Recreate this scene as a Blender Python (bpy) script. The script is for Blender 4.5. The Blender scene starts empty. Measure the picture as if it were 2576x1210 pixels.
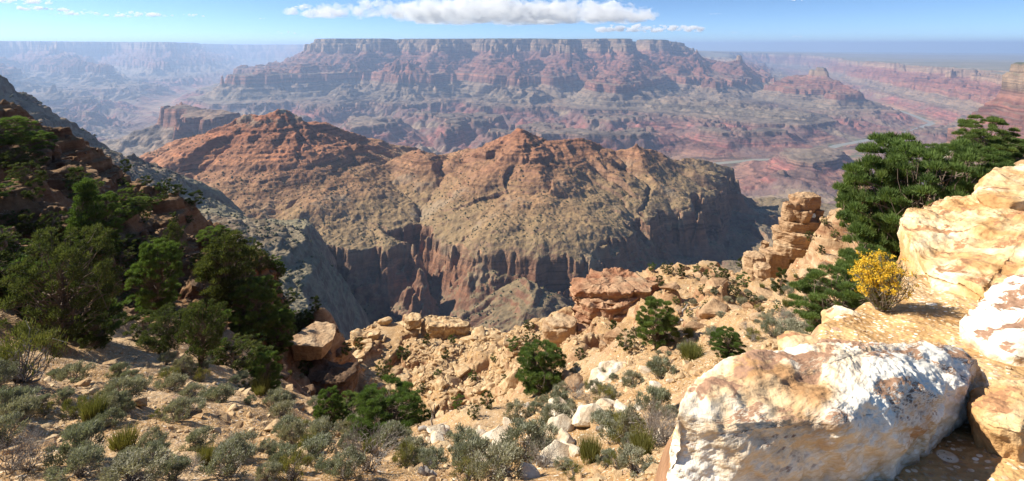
import bpy, bmesh, math, random
import numpy as np
from mathutils import Vector, Matrix

# ------------------------------------------------------------------ camera, sky, sun, exposure
scene = bpy.context.scene
C = scene.collection
R = math.radians
W, F, HOR = 2576.0, 1288.0, 113.0      # photo measured 2576 px wide: focal length and eye level in those pixels

cam_d = bpy.data.cameras.new('camera')
cam = bpy.data.objects.new('camera', cam_d); C.objects.link(cam)
cam.location = (0, 0, 0); cam.rotation_euler = (R(90), 0, 0)
cam_d.sensor_width = 36; cam_d.lens = 18.0
cam_d.shift_y = -(605 - HOR) / W
cam_d.clip_start = 0.05; cam_d.clip_end = 400000
scene.camera = cam

SUN_AZ, SUN_EL = 80.0, 38.5            # degrees left of the view direction, above the horizon
sd = Vector((-math.sin(R(SUN_AZ)) * math.cos(R(SUN_EL)), math.cos(R(SUN_AZ)) * math.cos(R(SUN_EL)), math.sin(R(SUN_EL))))
world = bpy.data.worlds.new('World'); scene.world = world; world.use_nodes = True
wn = world.node_tree; bg = wn.nodes['Background']
sky = wn.nodes.new('ShaderNodeTexSky'); sky.sky_type = 'NISHITA'; sky.sun_disc = False
sky.sun_elevation = R(SUN_EL); sky.sun_rotation = R(-SUN_AZ)
sky.altitude = 2200; sky.air_density = 1.0; sky.dust_density = 0.6; sky.ozone_density = 1.6
wtc = wn.nodes.new('ShaderNodeTexCoord'); wvm = wn.nodes.new('ShaderNodeVectorMath'); wvm.operation = 'MULTIPLY_ADD'
wvm.inputs[1].default_value = (1, 1, 1.9); wvm.inputs[2].default_value = (0, 0, .025)
wn.links.new(wtc.outputs['Generated'], wvm.inputs[0]); wn.links.new(wvm.outputs[0], sky.inputs[0])
wtn = wn.nodes.new('ShaderNodeMix'); wtn.data_type = 'RGBA'; wtn.blend_type = 'MULTIPLY'; wtn.inputs[0].default_value = 1
wtn.inputs[7].default_value = (.80, .97, 1.12, 1)
wn.links.new(sky.outputs[0], wtn.inputs[6]); wn.links.new(wtn.outputs[2], bg.inputs[0]); bg.inputs[1].default_value = 0.082
sl = bpy.data.lights.new('sun', 'SUN'); sl.energy = 4.8; sl.angle = R(0.53); sl.color = (1.0, 0.94, 0.83)
sun = bpy.data.objects.new('sun', sl); C.objects.link(sun)
sun.rotation_euler = sd.to_track_quat('Z', 'Y').to_euler()
scene.view_settings.view_transform = 'Standard'; scene.view_settings.look = 'None'
scene.view_settings.exposure = 0.95; scene.view_settings.gamma = 1.0
try: scene.view_settings.use_curve_mapping = False
except Exception: pass
scene.cycles.use_denoising = True
scene.cycles.max_bounces = 6; scene.cycles.diffuse_bounces = 2; scene.cycles.glossy_bounces = 1
scene.cycles.transparent_max_bounces = 8; scene.cycles.volume_bounces = 3
scene.cycles.sample_clamp_indirect = 5

# ------------------------------------------------------------------ helpers
def at(px, py, Y):
    """a point of the photo at forward distance Y"""
    return Vector(((px - 1288) / F * Y, Y, -(py - HOR) / F * Y))
def zz(py, Y): return -(py - HOR) / F * Y
def xx(px, Y): return (px - 1288) / F * Y

_pr = np.random.RandomState(7)
_perm = _pr.permutation(256).astype(np.int32); _perm = np.concatenate([_perm, _perm, _perm])
_ga = _pr.rand(256) * 2 * math.pi
_gx = np.cos(_ga).astype(np.float32); _gy = np.sin(_ga).astype(np.float32)
_g3 = _pr.normal(size=(256, 3)); _g3 = (_g3 / np.linalg.norm(_g3, axis=1)[:, None]).astype(np.float32)
def pn(x, y, s=0):
    xf = np.floor(x); yf = np.floor(y)
    xi = xf.astype(np.int32) + s * 37; yi = yf.astype(np.int32) + s * 91
    fx = (x - xf).astype(np.float32); fy = (y - yf).astype(np.float32)
    u = fx * fx * fx * (fx * (fx * 6 - 15) + 10); v = fy * fy * fy * (fy * (fy * 6 - 15) + 10)
    x0 = xi & 255; x1 = (xi + 1) & 255; y0 = yi & 255; y1 = (yi + 1) & 255
    a = _perm[_perm[x0] + y0]; b = _perm[_perm[x1] + y0]; c = _perm[_perm[x0] + y1]; d = _perm[_perm[x1] + y1]
    n00 = _gx[a] * fx + _gy[a] * fy; n10 = _gx[b] * (fx - 1) + _gy[b] * fy
    n01 = _gx[c] * fx + _gy[c] * (fy - 1); n11 = _gx[d] * (fx - 1) + _gy[d] * (fy - 1)
    return ((n00 + u * (n10 - n00)) * (1 - v) + (n01 + u * (n11 - n01)) * v) * 1.5
def fbm(x, y, oct=4, s=0, g=0.5):
    t = 0; a = 1.0
    for i in range(oct):
        t = t + a * pn(x, y, s + i); x = x * 2.03 + 5.1; y = y * 2.03 + 1.7; a *= g
    return t
def rdg(x, y, oct=4, s=0, g=0.5):
    """ridged noise, 0 in the gullies, about 1 on the crests"""
    t = 0; a = 1.0; n = 0
    for i in range(oct):
        t = t + a * np.abs(pn(x, y, s + i)); n += a; x = x * 2.07 + 3.3; y = y * 2.07 + 9.2; a *= g
    return t / n * 2.0
def pn3(x, y, z, s=0):
    xf = np.floor(x); yf = np.floor(y); zf = np.floor(z)
    xi = xf.astype(np.int32) + s * 17; yi = yf.astype(np.int32) + s * 31; zi = zf.astype(np.int32) + s * 53
    fx = x - xf; fy = y - yf; fz = z - zf
    sm = lambda t: t * t * (3 - 2 * t)
    u, v, w = sm(fx), sm(fy), sm(fz); out = 0
    for dx in (0, 1):
        for dy in (0, 1):
            for dz in (0, 1):
                h = _perm[_perm[_perm[(xi + dx) & 255] + ((yi + dy) & 255)] + ((zi + dz) & 255)]
                g = _g3[h]
                n = g[..., 0] * (fx - dx) + g[..., 1] * (fy - dy) + g[..., 2] * (fz - dz)
                out = out + n * (u if dx else 1 - u) * (v if dy else 1 - v) * (w if dz else 1 - w)
    return out * 1.4
def fbm3(p, f, oct=3, s=0, g=0.5):
    t = 0; a = 1.0
    for i in range(oct):
        t = t + a * pn3(p[:, 0] * f, p[:, 1] * f, p[:, 2] * f, s + i); f *= 2.05; a *= g
    return t
def sstep(a, b, x):
    t = np.clip((x - a) / (b - a), 0, 1); return t * t * (3 - 2 * t)

def grid_mesh(name, X, Y, Z, mat, attrs=None, parent=None):
    """X, Y, Z: 2-D arrays; one smooth sheet"""
    n, m = X.shape
    co = np.empty((n * m, 3), np.float32); co[:, 0] = X.ravel(); co[:, 1] = Y.ravel(); co[:, 2] = Z.ravel()
    i = np.arange(n * m, dtype=np.int32).reshape(n, m)
    q = np.stack([i[:-1, :-1], i[:-1, 1:], i[1:, 1:], i[1:, :-1]], -1).reshape(-1, 4)
    return np_mesh(name, co, q, mat, attrs, parent, smooth=True)
def np_mesh(name, co, faces, mat, attrs=None, parent=None, smooth=False, link=True):
    me = bpy.data.meshes.new(name)
    k = faces.shape[1]; nf = len(faces)
    me.vertices.add(len(co)); me.vertices.foreach_set('co', np.ascontiguousarray(co, np.float32).ravel())
    me.loops.add(nf * k); me.loops.foreach_set('vertex_index', np.ascontiguousarray(faces, np.int32).ravel())
    me.polygons.add(nf); me.polygons.foreach_set('loop_start', np.arange(0, nf * k, k, dtype=np.int32))
    me.polygons.foreach_set('use_smooth', np.full(nf, smooth, bool))
    me.update(calc_edges=True)
    for an, av in (attrs or {}).items():
        a = me.attributes.new(an, 'FLOAT', 'POINT'); a.data.foreach_set('value', np.ascontiguousarray(av, np.float32).ravel())
    if mat: me.materials.append(mat)
    o = bpy.data.objects.new(name, me)
    if link: C.objects.link(o)
    if parent: o.parent = parent
    return o
def tag(o, label=None, cat=None, group=None, kind=None):
    if label: o['label'] = label
    if cat: o['category'] = cat
    if group: o['group'] = group
    if kind: o['kind'] = kind
    return o

# ------------------------------------------------------------------ material helpers
def new_mat(name, rough=0.95):
    m = bpy.data.materials.new(name); m.use_nodes = True
    nt = m.node_tree; b = nt.nodes['Principled BSDF']
    b.inputs['Roughness'].default_value = rough
    b.inputs['Specular IOR Level'].default_value = 0.15
    return m, nt, b
class G:
    """small node graph writer"""
    def __init__(s, nt): s.nt = nt
    def n(s, t, **k):
        o = s.nt.nodes.new(t)
        for a, v in k.items(): setattr(o, a, v)
        return o
    def put(s, inp, v):
        if isinstance(v, bpy.types.NodeSocket): s.nt.links.new(v, inp)
        elif isinstance(v, (tuple, list)) and len(v) == 3 and inp.type == 'RGBA': inp.default_value = (*v, 1)
        else: inp.default_value = v
    def math(s, op, a, b=0.0, c=None, clamp=False):
        o = s.n('ShaderNodeMath', operation=op, use_clamp=clamp); s.put(o.inputs[0], a); s.put(o.inputs[1], b)
        if c is not None: s.put(o.inputs[2], c)
        return o.outputs[0]
    def mix(s, f, a, b, blend='MIX'):
        o = s.n('ShaderNodeMix', data_type='RGBA', blend_type=blend)
        s.put(o.inputs[0], f); s.put(o.inputs[6], a); s.put(o.inputs[7], b); return o.outputs[2]
    def noise(s, scale, detail=4, rough=0.55, vec=None, dist=0.0):
        o = s.n('ShaderNodeTexNoise'); o.inputs['Scale'].default_value = scale; o.inputs['Detail'].default_value = detail
        o.inputs['Roughness'].default_value = rough; o.inputs['Distortion'].default_value = dist
        if vec is not None: s.put(o.inputs['Vector'], vec)
        return o.outputs['Fac']
    def voro(s, scale, vec=None, feature='F1', out='Distance', rnd=1.0):
        o = s.n('ShaderNodeTexVoronoi', feature=feature); o.inputs['Scale'].default_value = scale
        if vec is not None: s.put(o.inputs['Vector'], vec)
        return o.outputs[out]
    def ramp(s, f, stops, mode='LINEAR'):
        o = s.n('ShaderNodeValToRGB'); cr = o.color_ramp; cr.interpolation = mode
        while len(cr.elements) > 1: cr.elements.remove(cr.elements[-1])
        for i, (p, c) in enumerate(stops):
            e = cr.elements[0] if i == 0 else cr.elements.new(p)
            e.position = p; e.color = (*c, 1) if len(c) == 3 else c
        s.put(o.inputs[0], f); return o.outputs[0]
    def mapr(s, v, a, b, c=0.0, d=1.0, smooth=False):
        o = s.n('ShaderNodeMapRange'); o.interpolation_type = 'SMOOTHSTEP' if smooth else 'LINEAR'
        s.put(o.inputs[0], v)
        for i, q in enumerate((a, b, c, d)): o.inputs[i + 1].default_value = q
        return o.outputs[0]
    def pos(s): return s.n('ShaderNodeNewGeometry').outputs['Position']
    def nz(s):
        o = s.n('ShaderNodeSeparateXYZ'); s.put(o.inputs[0], s.n('ShaderNodeNewGeometry').outputs['True Normal']); return o.outputs[2]
    def sep(s, v):
        o = s.n('ShaderNodeSeparateXYZ'); s.put(o.inputs[0], v); return o.outputs
    def attr(s, name): return s.n('ShaderNodeAttribute', attribute_name=name).outputs['Fac']
    def scale(s, v, x, y, z):
        o = s.n('ShaderNodeVectorMath', operation='MULTIPLY'); s.put(o.inputs[0], v); o.inputs[1].default_value = (x, y, z); return o.outputs[0]
    def bump(s, h, strength=0.5, dist=1.0, normal=None):
        o = s.n('ShaderNodeBump'); o.inputs['Strength'].default_value = strength; o.inputs['Distance'].default_value = dist
        s.put(o.inputs['Height'], h)
        if normal is not None: s.put(o.inputs['Normal'], normal)
        return o.outputs[0]
# ------------------------------------------------------------------ the far canyon
def seg_min(X, Y, paths, along=False):
    """min over polylines of (w0 along the line + distance); also the running length along the nearest line"""
    out = np.full(X.shape, 1e9, np.float32); S = np.zeros(X.shape, np.float32); cum = 0.0
    for P in paths:
        cum += 5000
        for (x0, y0, w0), (x1, y1, w1) in zip(P[:-1], P[1:]):
            dx, dy = x1 - x0, y1 - y0; L = dx * dx + dy * dy + 1e-6; ln = math.sqrt(L)
            tu = ((X - x0) * dx + (Y - y0) * dy) / L
            t = np.clip(tu, 0, 1)
            d = np.sqrt((X - x0 - t * dx) ** 2 + (Y - y0 - t * dy) ** 2) + (w0 + t * (w1 - w0))
            if along:
                m = d < out; S = np.where(m, cum + tu * ln, S); out = np.where(m, d, out); cum += ln
            else: np.minimum(out, d, out=out)
    return (out, S) if along else out
rnd = random.Random(11)
def ch(*pts): return [(xx(px, Y), Y, w) for px, Y, w in pts]
river_path = ch((1960, 30000, 900), (2060, 19000, 500), (2170, 13500, 100), (2290, 10400, 0), (2345, 9200, 0), (2300, 8400, 0), (2200, 7650, 0), (2110, 7150, 0), (2075, 6850, 0), (2120, 6550, 0), (2060, 6330, 0), (1900, 6230, 0),
           (1780, 6000, 0), (1600, 5400, 0), (1300, 4700, 0), (950, 4900, 0), (700, 5900, 0), (520, 7600, 0), (430, 9500, 0), (400, 11500, 50), (470, 15000, 200), (600, 21000, 300), (680, 34000, 300))
trib = [
    ch((1180, 4700, 0), (1080, 6600, 130), (1150, 8500, 420), (1150, 10500, 1300), (1200, 12300, 2500), (1185, 13900, 3600)),
    ch((1450, 5000, 0), (1380, 6400, 130), (1480, 8300, 500), (1420, 10000, 1400), (1500, 12200, 2600), (1470, 13900, 3600)),
    ch((1150, 10500, 1300), (1080, 12000, 2500), (1040, 13600, 3500)),
    ch((1420, 10000, 1400), (1340, 12000, 2700), (1320, 13900, 3700)),
    ch((1780, 6000, 0), (1620, 7300, 200), (1700, 8800, 700), (1720, 10800, 1300), (1640, 13500, 2500), (1600, 16500, 3400)),
    ch((2200, 7650, 0), (2010, 9200, 600), (1930, 12000, 1100), (1840, 17000, 2000), (1740, 25000, 2900)),
    ch((2290, 10400, 0), (2180, 11000, 500), (2080, 12600, 1100), (2000, 15000, 1500)),
    ch((950, 4900, 0), (850, 6800, 150), (920, 8800, 600), (880, 10800, 1700), (960, 12600, 2700), (980, 15500, 3800)),
    ch((520, 7600, 0), (700, 9000, 500), (760, 11000, 1400), (745, 12800, 2200), (810, 15000, 2900), (830, 19000, 3300)),
    ch((430, 9500, 0), (560, 10800, 500), (640, 12500, 1500)),
    ch((430, 9500, 0), (230, 9300, 400), (60, 10300, 1300), (-120, 12500, 2400)),
    ch((400, 11500, 50), (200, 12800, 900), (60, 15500, 2000), (20, 19000, 3000)),
    ch((470, 15000, 200), (330, 17500, 1200), (260, 21500, 2500)),
    ch((470, 15000, 200), (600, 17500, 900), (690, 21000, 2000)),
    ch((400, 11500, 50), (540, 12800, 700), (620, 14500, 1400)),
    ch((430, 9500, 0), (330, 7600, 200), (290, 6200, 500), (300, 5000, 900), (320, 4000, 1200), (350, 3200, 1500), (350, 2500, 1800)),
    ch((330, 7600, 200), (120, 6700, 500), (-60, 5700, 1000), (-200, 5000, 1500)),
    ch((290, 6200, 500), (150, 4700, 800), (0, 3500, 1200), (-100, 2500, 1700)),
    ch((950, 4900, 0), (900, 4200, 300), (930, 3500, 900), (960, 2900, 1300), (970, 2500, 1600)),
    ch((1300, 4700, 0), (1320, 4000, 500), (1280, 3400, 1000), (1200, 2800, 1500)),
    ch((1780, 6000, 0), (1850, 5200, 100), (1850, 4200, 200), (1800, 3500, 500), (1650, 2900, 1300)),
    ch((2060, 6330, 0), (2190, 5600, 100), (2130, 4600, 200), (2050, 3500, 500), (2080, 2700, 1100)),
    ch((2300, 8400, 0), (2370, 7600, 300), (2430, 7000, 900), (2470, 6500, 1300)),
    ch((2110, 7150, 0), (2230, 6500, 300), (2330, 6000, 700), (2420, 5500, 1200)),
    ch((2190, 5600, 100), (2300, 4900, 300), (2370, 4200, 700), (2450, 3600, 1200)),
]
# crests that stand between the side canyons: (px, Y, height along the staircase of beds, flat half width)
crests = [
    (((860, 14300, 4500, 260), (945, 14300, 4500, 200)), 1.0), (((905, 13000, 4240, 30), (880, 12500, 3500, 60)), 1.6), (((782, 14600, 4120, 20), (750, 14000, 3500, 60), (640, 13300, 3060, 300)), 1.5),
    (((800, 11800, 3400, 60), (690, 11200, 3050, 300), (620, 10700, 2830, 200)), 1.3), (((1040, 15200, 4480, 300), (1110, 14000, 4480, 120), (1090, 12800, 3780, 60), (1060, 11700, 3060, 200), (1060, 10900, 2830, 80)), 1.2),
    (((1250, 15000, 4490, 500), (1260, 13500, 4250, 40), (1250, 12300, 3780, 80), (1270, 11200, 3060, 160), (1290, 10500, 2400, 100)), 1.2),
    (((1400, 15000, 4490, 500), (1400, 13600, 4330, 60), (1390, 12300, 3400, 60), (1370, 11300, 3060, 120)), 1.3),
    (((1560, 14800, 4470, 350), (1570, 13700, 4120, 60), (1590, 12500, 3780, 60), (1570, 11200, 3400, 60), (1540, 10300, 3060, 200), (1510, 9700, 2400, 60)), 1.2),
    (((1640, 15800, 4490, 180),), 1.3), (((1760, 15000, 3760, 60), (1700, 12500, 3300, 60)), 1.2), (((1845, 13800, 4080, 20), (1830, 13000, 3060, 300), (1800, 11500, 2500, 200)), 1.4),
    (((1720, 9700, 2480, 120), (1800, 9200, 2450, 240), (1900, 8900, 2440, 160), (1960, 8300, 1900, 60), (2020, 7900, 1300, 60)), .8),
    (((2085, 11400, 4400, 170), (2145, 11200, 4400, 170), (2130, 10300, 3300, 60), (2110, 9900, 3050, 120)), 1.5), (((2330, 10800, 3060, 400), (2290, 11600, 4400, 200)), 1.3),
    (((2120, 7900, 1290, 60), (2080, 7500, 1200, 60)), 1.0), (((1960, 6950, 1285, 60), (1880, 6900, 1290, 160), (1800, 7100, 1300, 60)), 1.0),
    (((3100, 4600, 4600, 600), (2680, 4500, 4600, 260), (2600, 4650, 4500, 120)), 1.5),
    (((2010, 4700, 1270, 40), (2080, 4500, 1100, 30)), 1.1), (((452, 5000, 2900, 110), (500, 4600, 2900, 90), (545, 4200, 2850, 30)), 1.1),
]
_sc = lambda w: float(np.interp(w, [0, 1200, 1300, 2420, 2800, 3760, 4120], [0, 1130, 1215, 2065, 2362, 3230, 3500]))
river_path = [(x, y, _sc(w)) for x, y, w in river_path]; trib = [[(x, y, _sc(w)) for x, y, w in t] for t in trib]
paths = [river_path] + trib
extra = []
def branch(P, lv):
    for (x0, y0, w0), (x1, y1, w1) in zip(P[:-1], P[1:]):
        L = math.hypot(x1 - x0, y1 - y0); n = max(1, int(L / (1100 if lv == 0 else 650)))
        if max(y0, y1) > 24000: n = max(1, n // 3)
        for k in range(n):
            t = (k + rnd.random()) / n; x, y, w = x0 + t * (x1 - x0), y0 + t * (y1 - y0), w0 + t * (w1 - w0)
            side = 1 if rnd.random() < .5 else -1
            a = math.atan2(y1 - y0, x1 - x0) + side * rnd.uniform(.7, 1.35)
            ln = rnd.uniform(900, 1900) if lv == 0 else rnd.uniform(350, 800)
            Q = [(x, y, w)]; m = 3
            for j in range(m):
                a += rnd.uniform(-.35, .35); x += math.cos(a) * ln / m; y += math.sin(a) * ln / m; w += ln / m * rnd.uniform(.5, .68)
                Q.append((x, y, w))
            extra.append(Q)
            if lv == 0: branch(Q, 1)
for P in paths: branch(P, 0)

KN = np.array([(-400, -1404), (0, -1403), (24, -1400), (44, -1393), (260, -1384), (420, -1365), (800, -1290), (1130, -1165), (1200, -1150), (1215, -1092), (1400, -1078), (1640, -1050), (1700, -1035), (1712, -1012),
               (2050, -910), (2065, -885), (2330, -780), (2362, -612), (2540, -590), (2560, -560), (2640, -545), (2652, -512), (2730, -500), (2745, -458), (2850, -442), (2862, -405), (2960, -390),
               (2972, -350), (3080, -330), (3092, -300), (3230, -268), (3480, -140), (3510, 25), (3600, 60), (3660, 80), (3685, 165), (3800, 186), (9000, 215)], np.float32)
CAPS = [(-9000, 12000, 190), (-20000, 20000, 200), (-12000, 30000, 200), (0, 16000, 205), (0, 30000, 240), (-4000, 15000, 190), (3400, 15000, 195), (3700, 20000, 120),
        (5500, 26000, 40), (9500, 24000, -560), (14000, 20000, -600), (9800, 14000, -560), (8900, 10300, -560), (7600, 8000, -530), (4480, 4500, -150), (-3000, 5000, 190), (-9000, 6000, 190), (0, 3000, 190), (-3000, 8000, 190), (5400, 5400, -260), (6300, 6500, -480),
        (30000, 40000, -600), (15000, 40000, -450), (20000, 25000, -620), (50000, 70000, -600), (9000, 9000, -560)]
OLD = [0, 1200, 1300, 2420, 2760, 2800, 3050, 3760, 4120, 4500]; NEW = [0, 1130, 1215, 2065, 2330, 2362, 2540, 3230, 3510, 3850]
def cap_at(X, Y):
    num = 0; den = 0
    for cx, cy, c in CAPS:
        w = 1.0 / (((X - cx) ** 2 + (Y - cy) ** 2) / 1e6 + .3) ** 1.7
        num = num + w * c; den = den + w
    return num / den
def far_field(X, Y):
    wx = X + 330 * fbm(X / 2300, Y / 2300, 4, 3); wy = Y + 330 * fbm(X / 2300 + 40, Y / 2300 + 9, 4, 5)
    w_river = seg_min(X, Y, [river_path])
    near = sstep(0, 900, w_river)
    wx = X + (wx - X) * near; wy = Y + (wy - Y) * near
    w, S = seg_min(wx, wy, paths + extra, True)
    cap = cap_at(X, Y)
    A = X / Y
    delta = sstep(.26, .38, A) * (1 - sstep(.86, 1.0, A)) * sstep(2700, 3200, Y) * (1 - sstep(6600, 7400, Y))
    basin = sstep(-.42, -.3, A) * (1 - sstep(.25, .45, A)) * (1 - sstep(8200, 9900, Y + 500 * pn(X / 1500, Y / 1500, 77))) * sstep(4400, 5200, Y)
    w = np.where(w < 2400, w * (1 - .62 * basin), w)
    w = w * (1 - .5 * delta)
    right = sstep(.55, .8, A) * sstep(3000, 6000, Y)
    w = w * (1 + 1.45 * right * (1 - delta))
    big = sstep(200, 1500, w) * (1 - .75 * delta)
    w = w + big * (170 * fbm(X / 1500, Y / 1500, 3, 11) + 300 * (rdg(X / 850, Y / 850, 2, 21) - .45))
    w_ch = w
    for pts, k in crests:
        pts = [(p, yy_, float(np.interp(wt, OLD, NEW)), fl) for p, yy_, wt, fl in pts]
        pts = [(xx(p, yy_), yy_, wt, fl) for p, yy_, wt, fl in pts]
        if len(pts) == 1: pts = pts * 2
        for (x0, y0, w0, f0), (x1, y1, w1, f1) in zip(pts[:-1], pts[1:]):
            dx, dy = x1 - x0, y1 - y0; L = dx * dx + dy * dy + 1e-6
            t = np.clip(((wx - x0) * dx + (wy - y0) * dy) / L, 0, 1)
            d = np.sqrt((wx - x0 - t * dx) ** 2 + (wy - y0 - t * dy) ** 2)
            w = np.maximum(w, w0 + t * (w1 - w0) - k * (1 + 1.6 * right) * np.maximum(0, d - (f0 + t * (f1 - f0))))
    w = np.minimum(w, np.maximum(w_river * 2.6 - 100, 0))
    hills = np.clip(rdg(wx / 1500, wy / 1500, 4, 61, .45) * 1500 + 150, 0, 1230)
    w = np.maximum(w, hills * basin * sstep(150, 900, w_river))
    wd = w; cd = sstep(0, 250, w - w_ch); w = w + cd * 260 * (rdg(X / 620, Y / 620, 3, 37) - .42)
    w = w + sstep(120, 600, wd) * (1 - cd) * (1 - .6 * delta) * (330 * (rdg(S / 330, wd / 1600, 2, 33) - .42) + 150 * (rdg(S / 120 + wd / 900, wd / 500, 2, 35) - .42)) + sstep(120, 600, wd) * (1 - .6 * delta) * (110 * (rdg(X / 300, Y / 300, 3, 31) - .4) + 24 * fbm(X / 60, Y / 60, 2, 41))
    # the plateau behind the river on the left and north of the rim is tall ground
    z = np.interp(w, KN[:, 0], KN[:, 1]).astype(np.float32)
    u = z.copy()
    k = (cap + 1400) / 1586.0
    z = np.where(z > -1380, -1380 + (z + 1380) * np.minimum(k, 1.0), z) + np.where(k > 1, (k - 1) * 1586 * sstep(3200, 3850, w), 0)
    # slopes carry gullies
    sl = sstep(150, 500, w) * (1 - sstep(3660, 3850, w))
    z = z + sl * ((1 - cd) * 26 * (rdg(S / 95, wd / 420, 2, 51) - .42) + 8 * (rdg(X / 110, Y / 110, 2, 52) - .4) + 16 * (rdg(X / 420, Y / 420, 2, 53) - .4))
    return z, u, w
def far_material():
    m, nt, b = new_mat('canyon_rock'); g = G(nt)
    u = g.attr('strat'); P = g.pos(); nz = g.nz()
    n1 = g.noise(1 / 900, 4, .6, P); n2 = g.noise(1 / 120, 5, .6, P)
    uu = g.math('ADD', u, g.math('MULTIPLY', g.math('SUBTRACT', n1, .5), 60.0))
    f = g.mapr(uu, -1420, 220)
    q = lambda z: (z + 1420) / 1640.0
    cliff = g.ramp(f, [(0, (.33, .19, .13)), (q(-1330), (.27, .105, .085)), (q(-1170), (.24, .105, .09)), (q(-1140), (.17, .105, .085)), (q(-1080), (.2, .135, .10)), (q(-1040), (.20, .155, .115)),
        (q(-800), (.24, .17, .12)), (q(-770), (.215, .105, .075)), (q(-640), (.25, .125, .09)), (q(-600), (.22, .10, .073)), (q(-400), (.19, .085, .065)), (q(-260), (.205, .095, .073)), (q(-150), (.24, .13, .098)),
        (q(-110), (.29, .20, .135)), (q(20), (.26, .185, .125)), (q(60), (.18, .12, .085)), (q(100), (.23, .165, .115)), (q(200), (.16, .125, .085))])
    slope = g.ramp(f, [(0, (.36, .24, .16)), (q(-1370), (.29, .165, .115)), (q(-1310), (.225, .115, .088)), (q(-1160), (.195, .115, .092)), (q(-1090), (.19, .14, .105)), (q(-1020), (.185, .15, .108)), (q(-800), (.215, .165, .125)),
        (q(-610), (.225, .155, .11)), (q(-500), (.205, .12, .09)), (q(-160), (.21, .13, .098)), (q(-60), (.27, .22, .15)), (q(110), (.2, .17, .11)), (q(185), (.06, .075, .04)), (1, (.055, .07, .035))])
    # thin beds that weather dark and light along the strata
    cb = g.n('ShaderNodeCombineXYZ'); s = g.sep(g.scale(P, 1 / 1400, 1 / 1400, 1)); g.put(cb.inputs[0], s[0]); g.put(cb.inputs[1], s[1]); g.put(cb.inputs[2], g.math('MULTIPLY', u, 1 / 26))
    bed = g.noise(1.0, 3, .7, cb.outputs[0])
    k = g.mapr(nz, .74, .92, smooth=True)
    c = g.mix(k, cliff, slope)
    c = g.mix(1.0, c, g.ramp(bed, [(.34, (.40, .38, .38)), (.5, (1, 1, 1)), (.66, (1.5, 1.4, 1.3))]), 'MULTIPLY')
    c = g.mix(1.0, c, g.ramp(n2, [(.3, (.72, .72, .74)), (.5, (1, 1, 1)), (.72, (1.32, 1.26, 1.2))]), 'MULTIPLY')
    # drifts of different rubble on the lower hills: purple grey, dull red, buff
    n3 = g.noise(1 / 1500, 5, .6, P, 1.0)
    low = g.mapr(uu, -1130, -1180)
    c = g.mix(g.math('MULTIPLY', low, g.mapr(n3, .46, .56)), c, (.20, .125, .105))
    c = g.mix(g.math('MULTIPLY', low, g.mapr(n3, .57, .62)), c, (.29, .21, .145))
    # the right wall is paler and pinker
    east = g.mapr(g.sep(P)[0], 5200, 8200)
    c = g.mix(g.math('MULTIPLY', east, .45), c, g.mix(1.0, c, (1.45, 1.3, 1.2), 'MULTIPLY'))
    c = g.mix(g.math('MULTIPLY', east, g.mapr(u, 150, 190)), c, g.mix(g.mapr(n1, .4, .6), (.20, .19, .14), (.28, .24, .18)))
    # scrub on the banks of the river
    bank = g.math('MULTIPLY', g.mapr(u, -1380, -1392), g.mapr(g.noise(1 / 220, 4, .65, P), .5, .56))
    c = g.mix(g.math('MULTIPLY', bank, .8), c, (.10, .13, .06))
    c = g.mix(1.0, c, (.86, .86, .84), 'MULTIPLY')
    g.put(b.inputs['Base Color'], c)
    bu = g.bump(g.math('ADD', g.math('MULTIPLY', n2, 40.0), g.math('MULTIPLY', g.noise(1 / 35, 4, .65, P), 16.0)), .8, 1.0)
    g.put(b.inputs['Normal'], bu)
    return m

def build_far(nc=1350, nr=1150):
    a = np.linspace(-1.28, 1.28, nc, dtype=np.float32)
    r1 = np.exp(np.linspace(math.log(2500), math.log(18000), int(nr * .84), endpoint=False)); r2 = np.exp(np.linspace(math.log(18000), math.log(90000), nr - int(nr * .84)))
    Yr = np.concatenate([r1, r2]).astype(np.float32)
    Z = []; U = []
    for i0 in range(0, nr, 115):
        yy = Yr[i0:i0 + 115][:, None] * np.ones_like(a)[None]; xs = yy * a[None]
        z, u, w = far_field(xs, yy); Z.append(z); U.append(u)
    Z = np.vstack(Z); U = np.vstack(U)
    YY = Yr[:, None] * np.ones_like(a)[None]; XX = YY * a[None]
    # the earth's curvature
    Z = Z - (XX ** 2 + YY ** 2) / (2 * 7.4e6)
    # the nearest rows sink out of the way behind the middle ridge
    o = grid_mesh('canyon_terrain', XX, YY, Z, far_material(), {'strat': U})
    tag(o, kind='structure'); return o
build_far()

def river():
    m, nt, b = new_mat('river_water', .35); g = G(nt)
    b.inputs['Base Color'].default_value = (.26, .25, .19, 1); b.inputs['Specular IOR Level'].default_value = .4
    # a ribbon wider than the bed, following the river's path at its level
    pts = [(x, y) for x, y, w in river_path if y < 14000]
    co = []; fa = []
    for i, (x, y) in enumerate(pts):
        x0, y0 = pts[max(0, i - 1)]; x1, y1 = pts[min(len(pts) - 1, i + 1)]
        t = Vector((x1 - x0, y1 - y0)).normalized(); n = Vector((-t.y, t.x)) * (110 if x > -500 else 40)
        for s in (-1, 1): co.append((x + s * n.x, y + s * n.y, -1396.5 - (x * x + y * y) / (2 * 7.4e6)))
    for i in range(len(pts) - 1): fa.append((2 * i, 2 * i + 1, 2 * i + 3, 2 * i + 2))
    o = np_mesh('river', np.array(co), np.array(fa), m); tag(o, kind='structure')
river()
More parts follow.
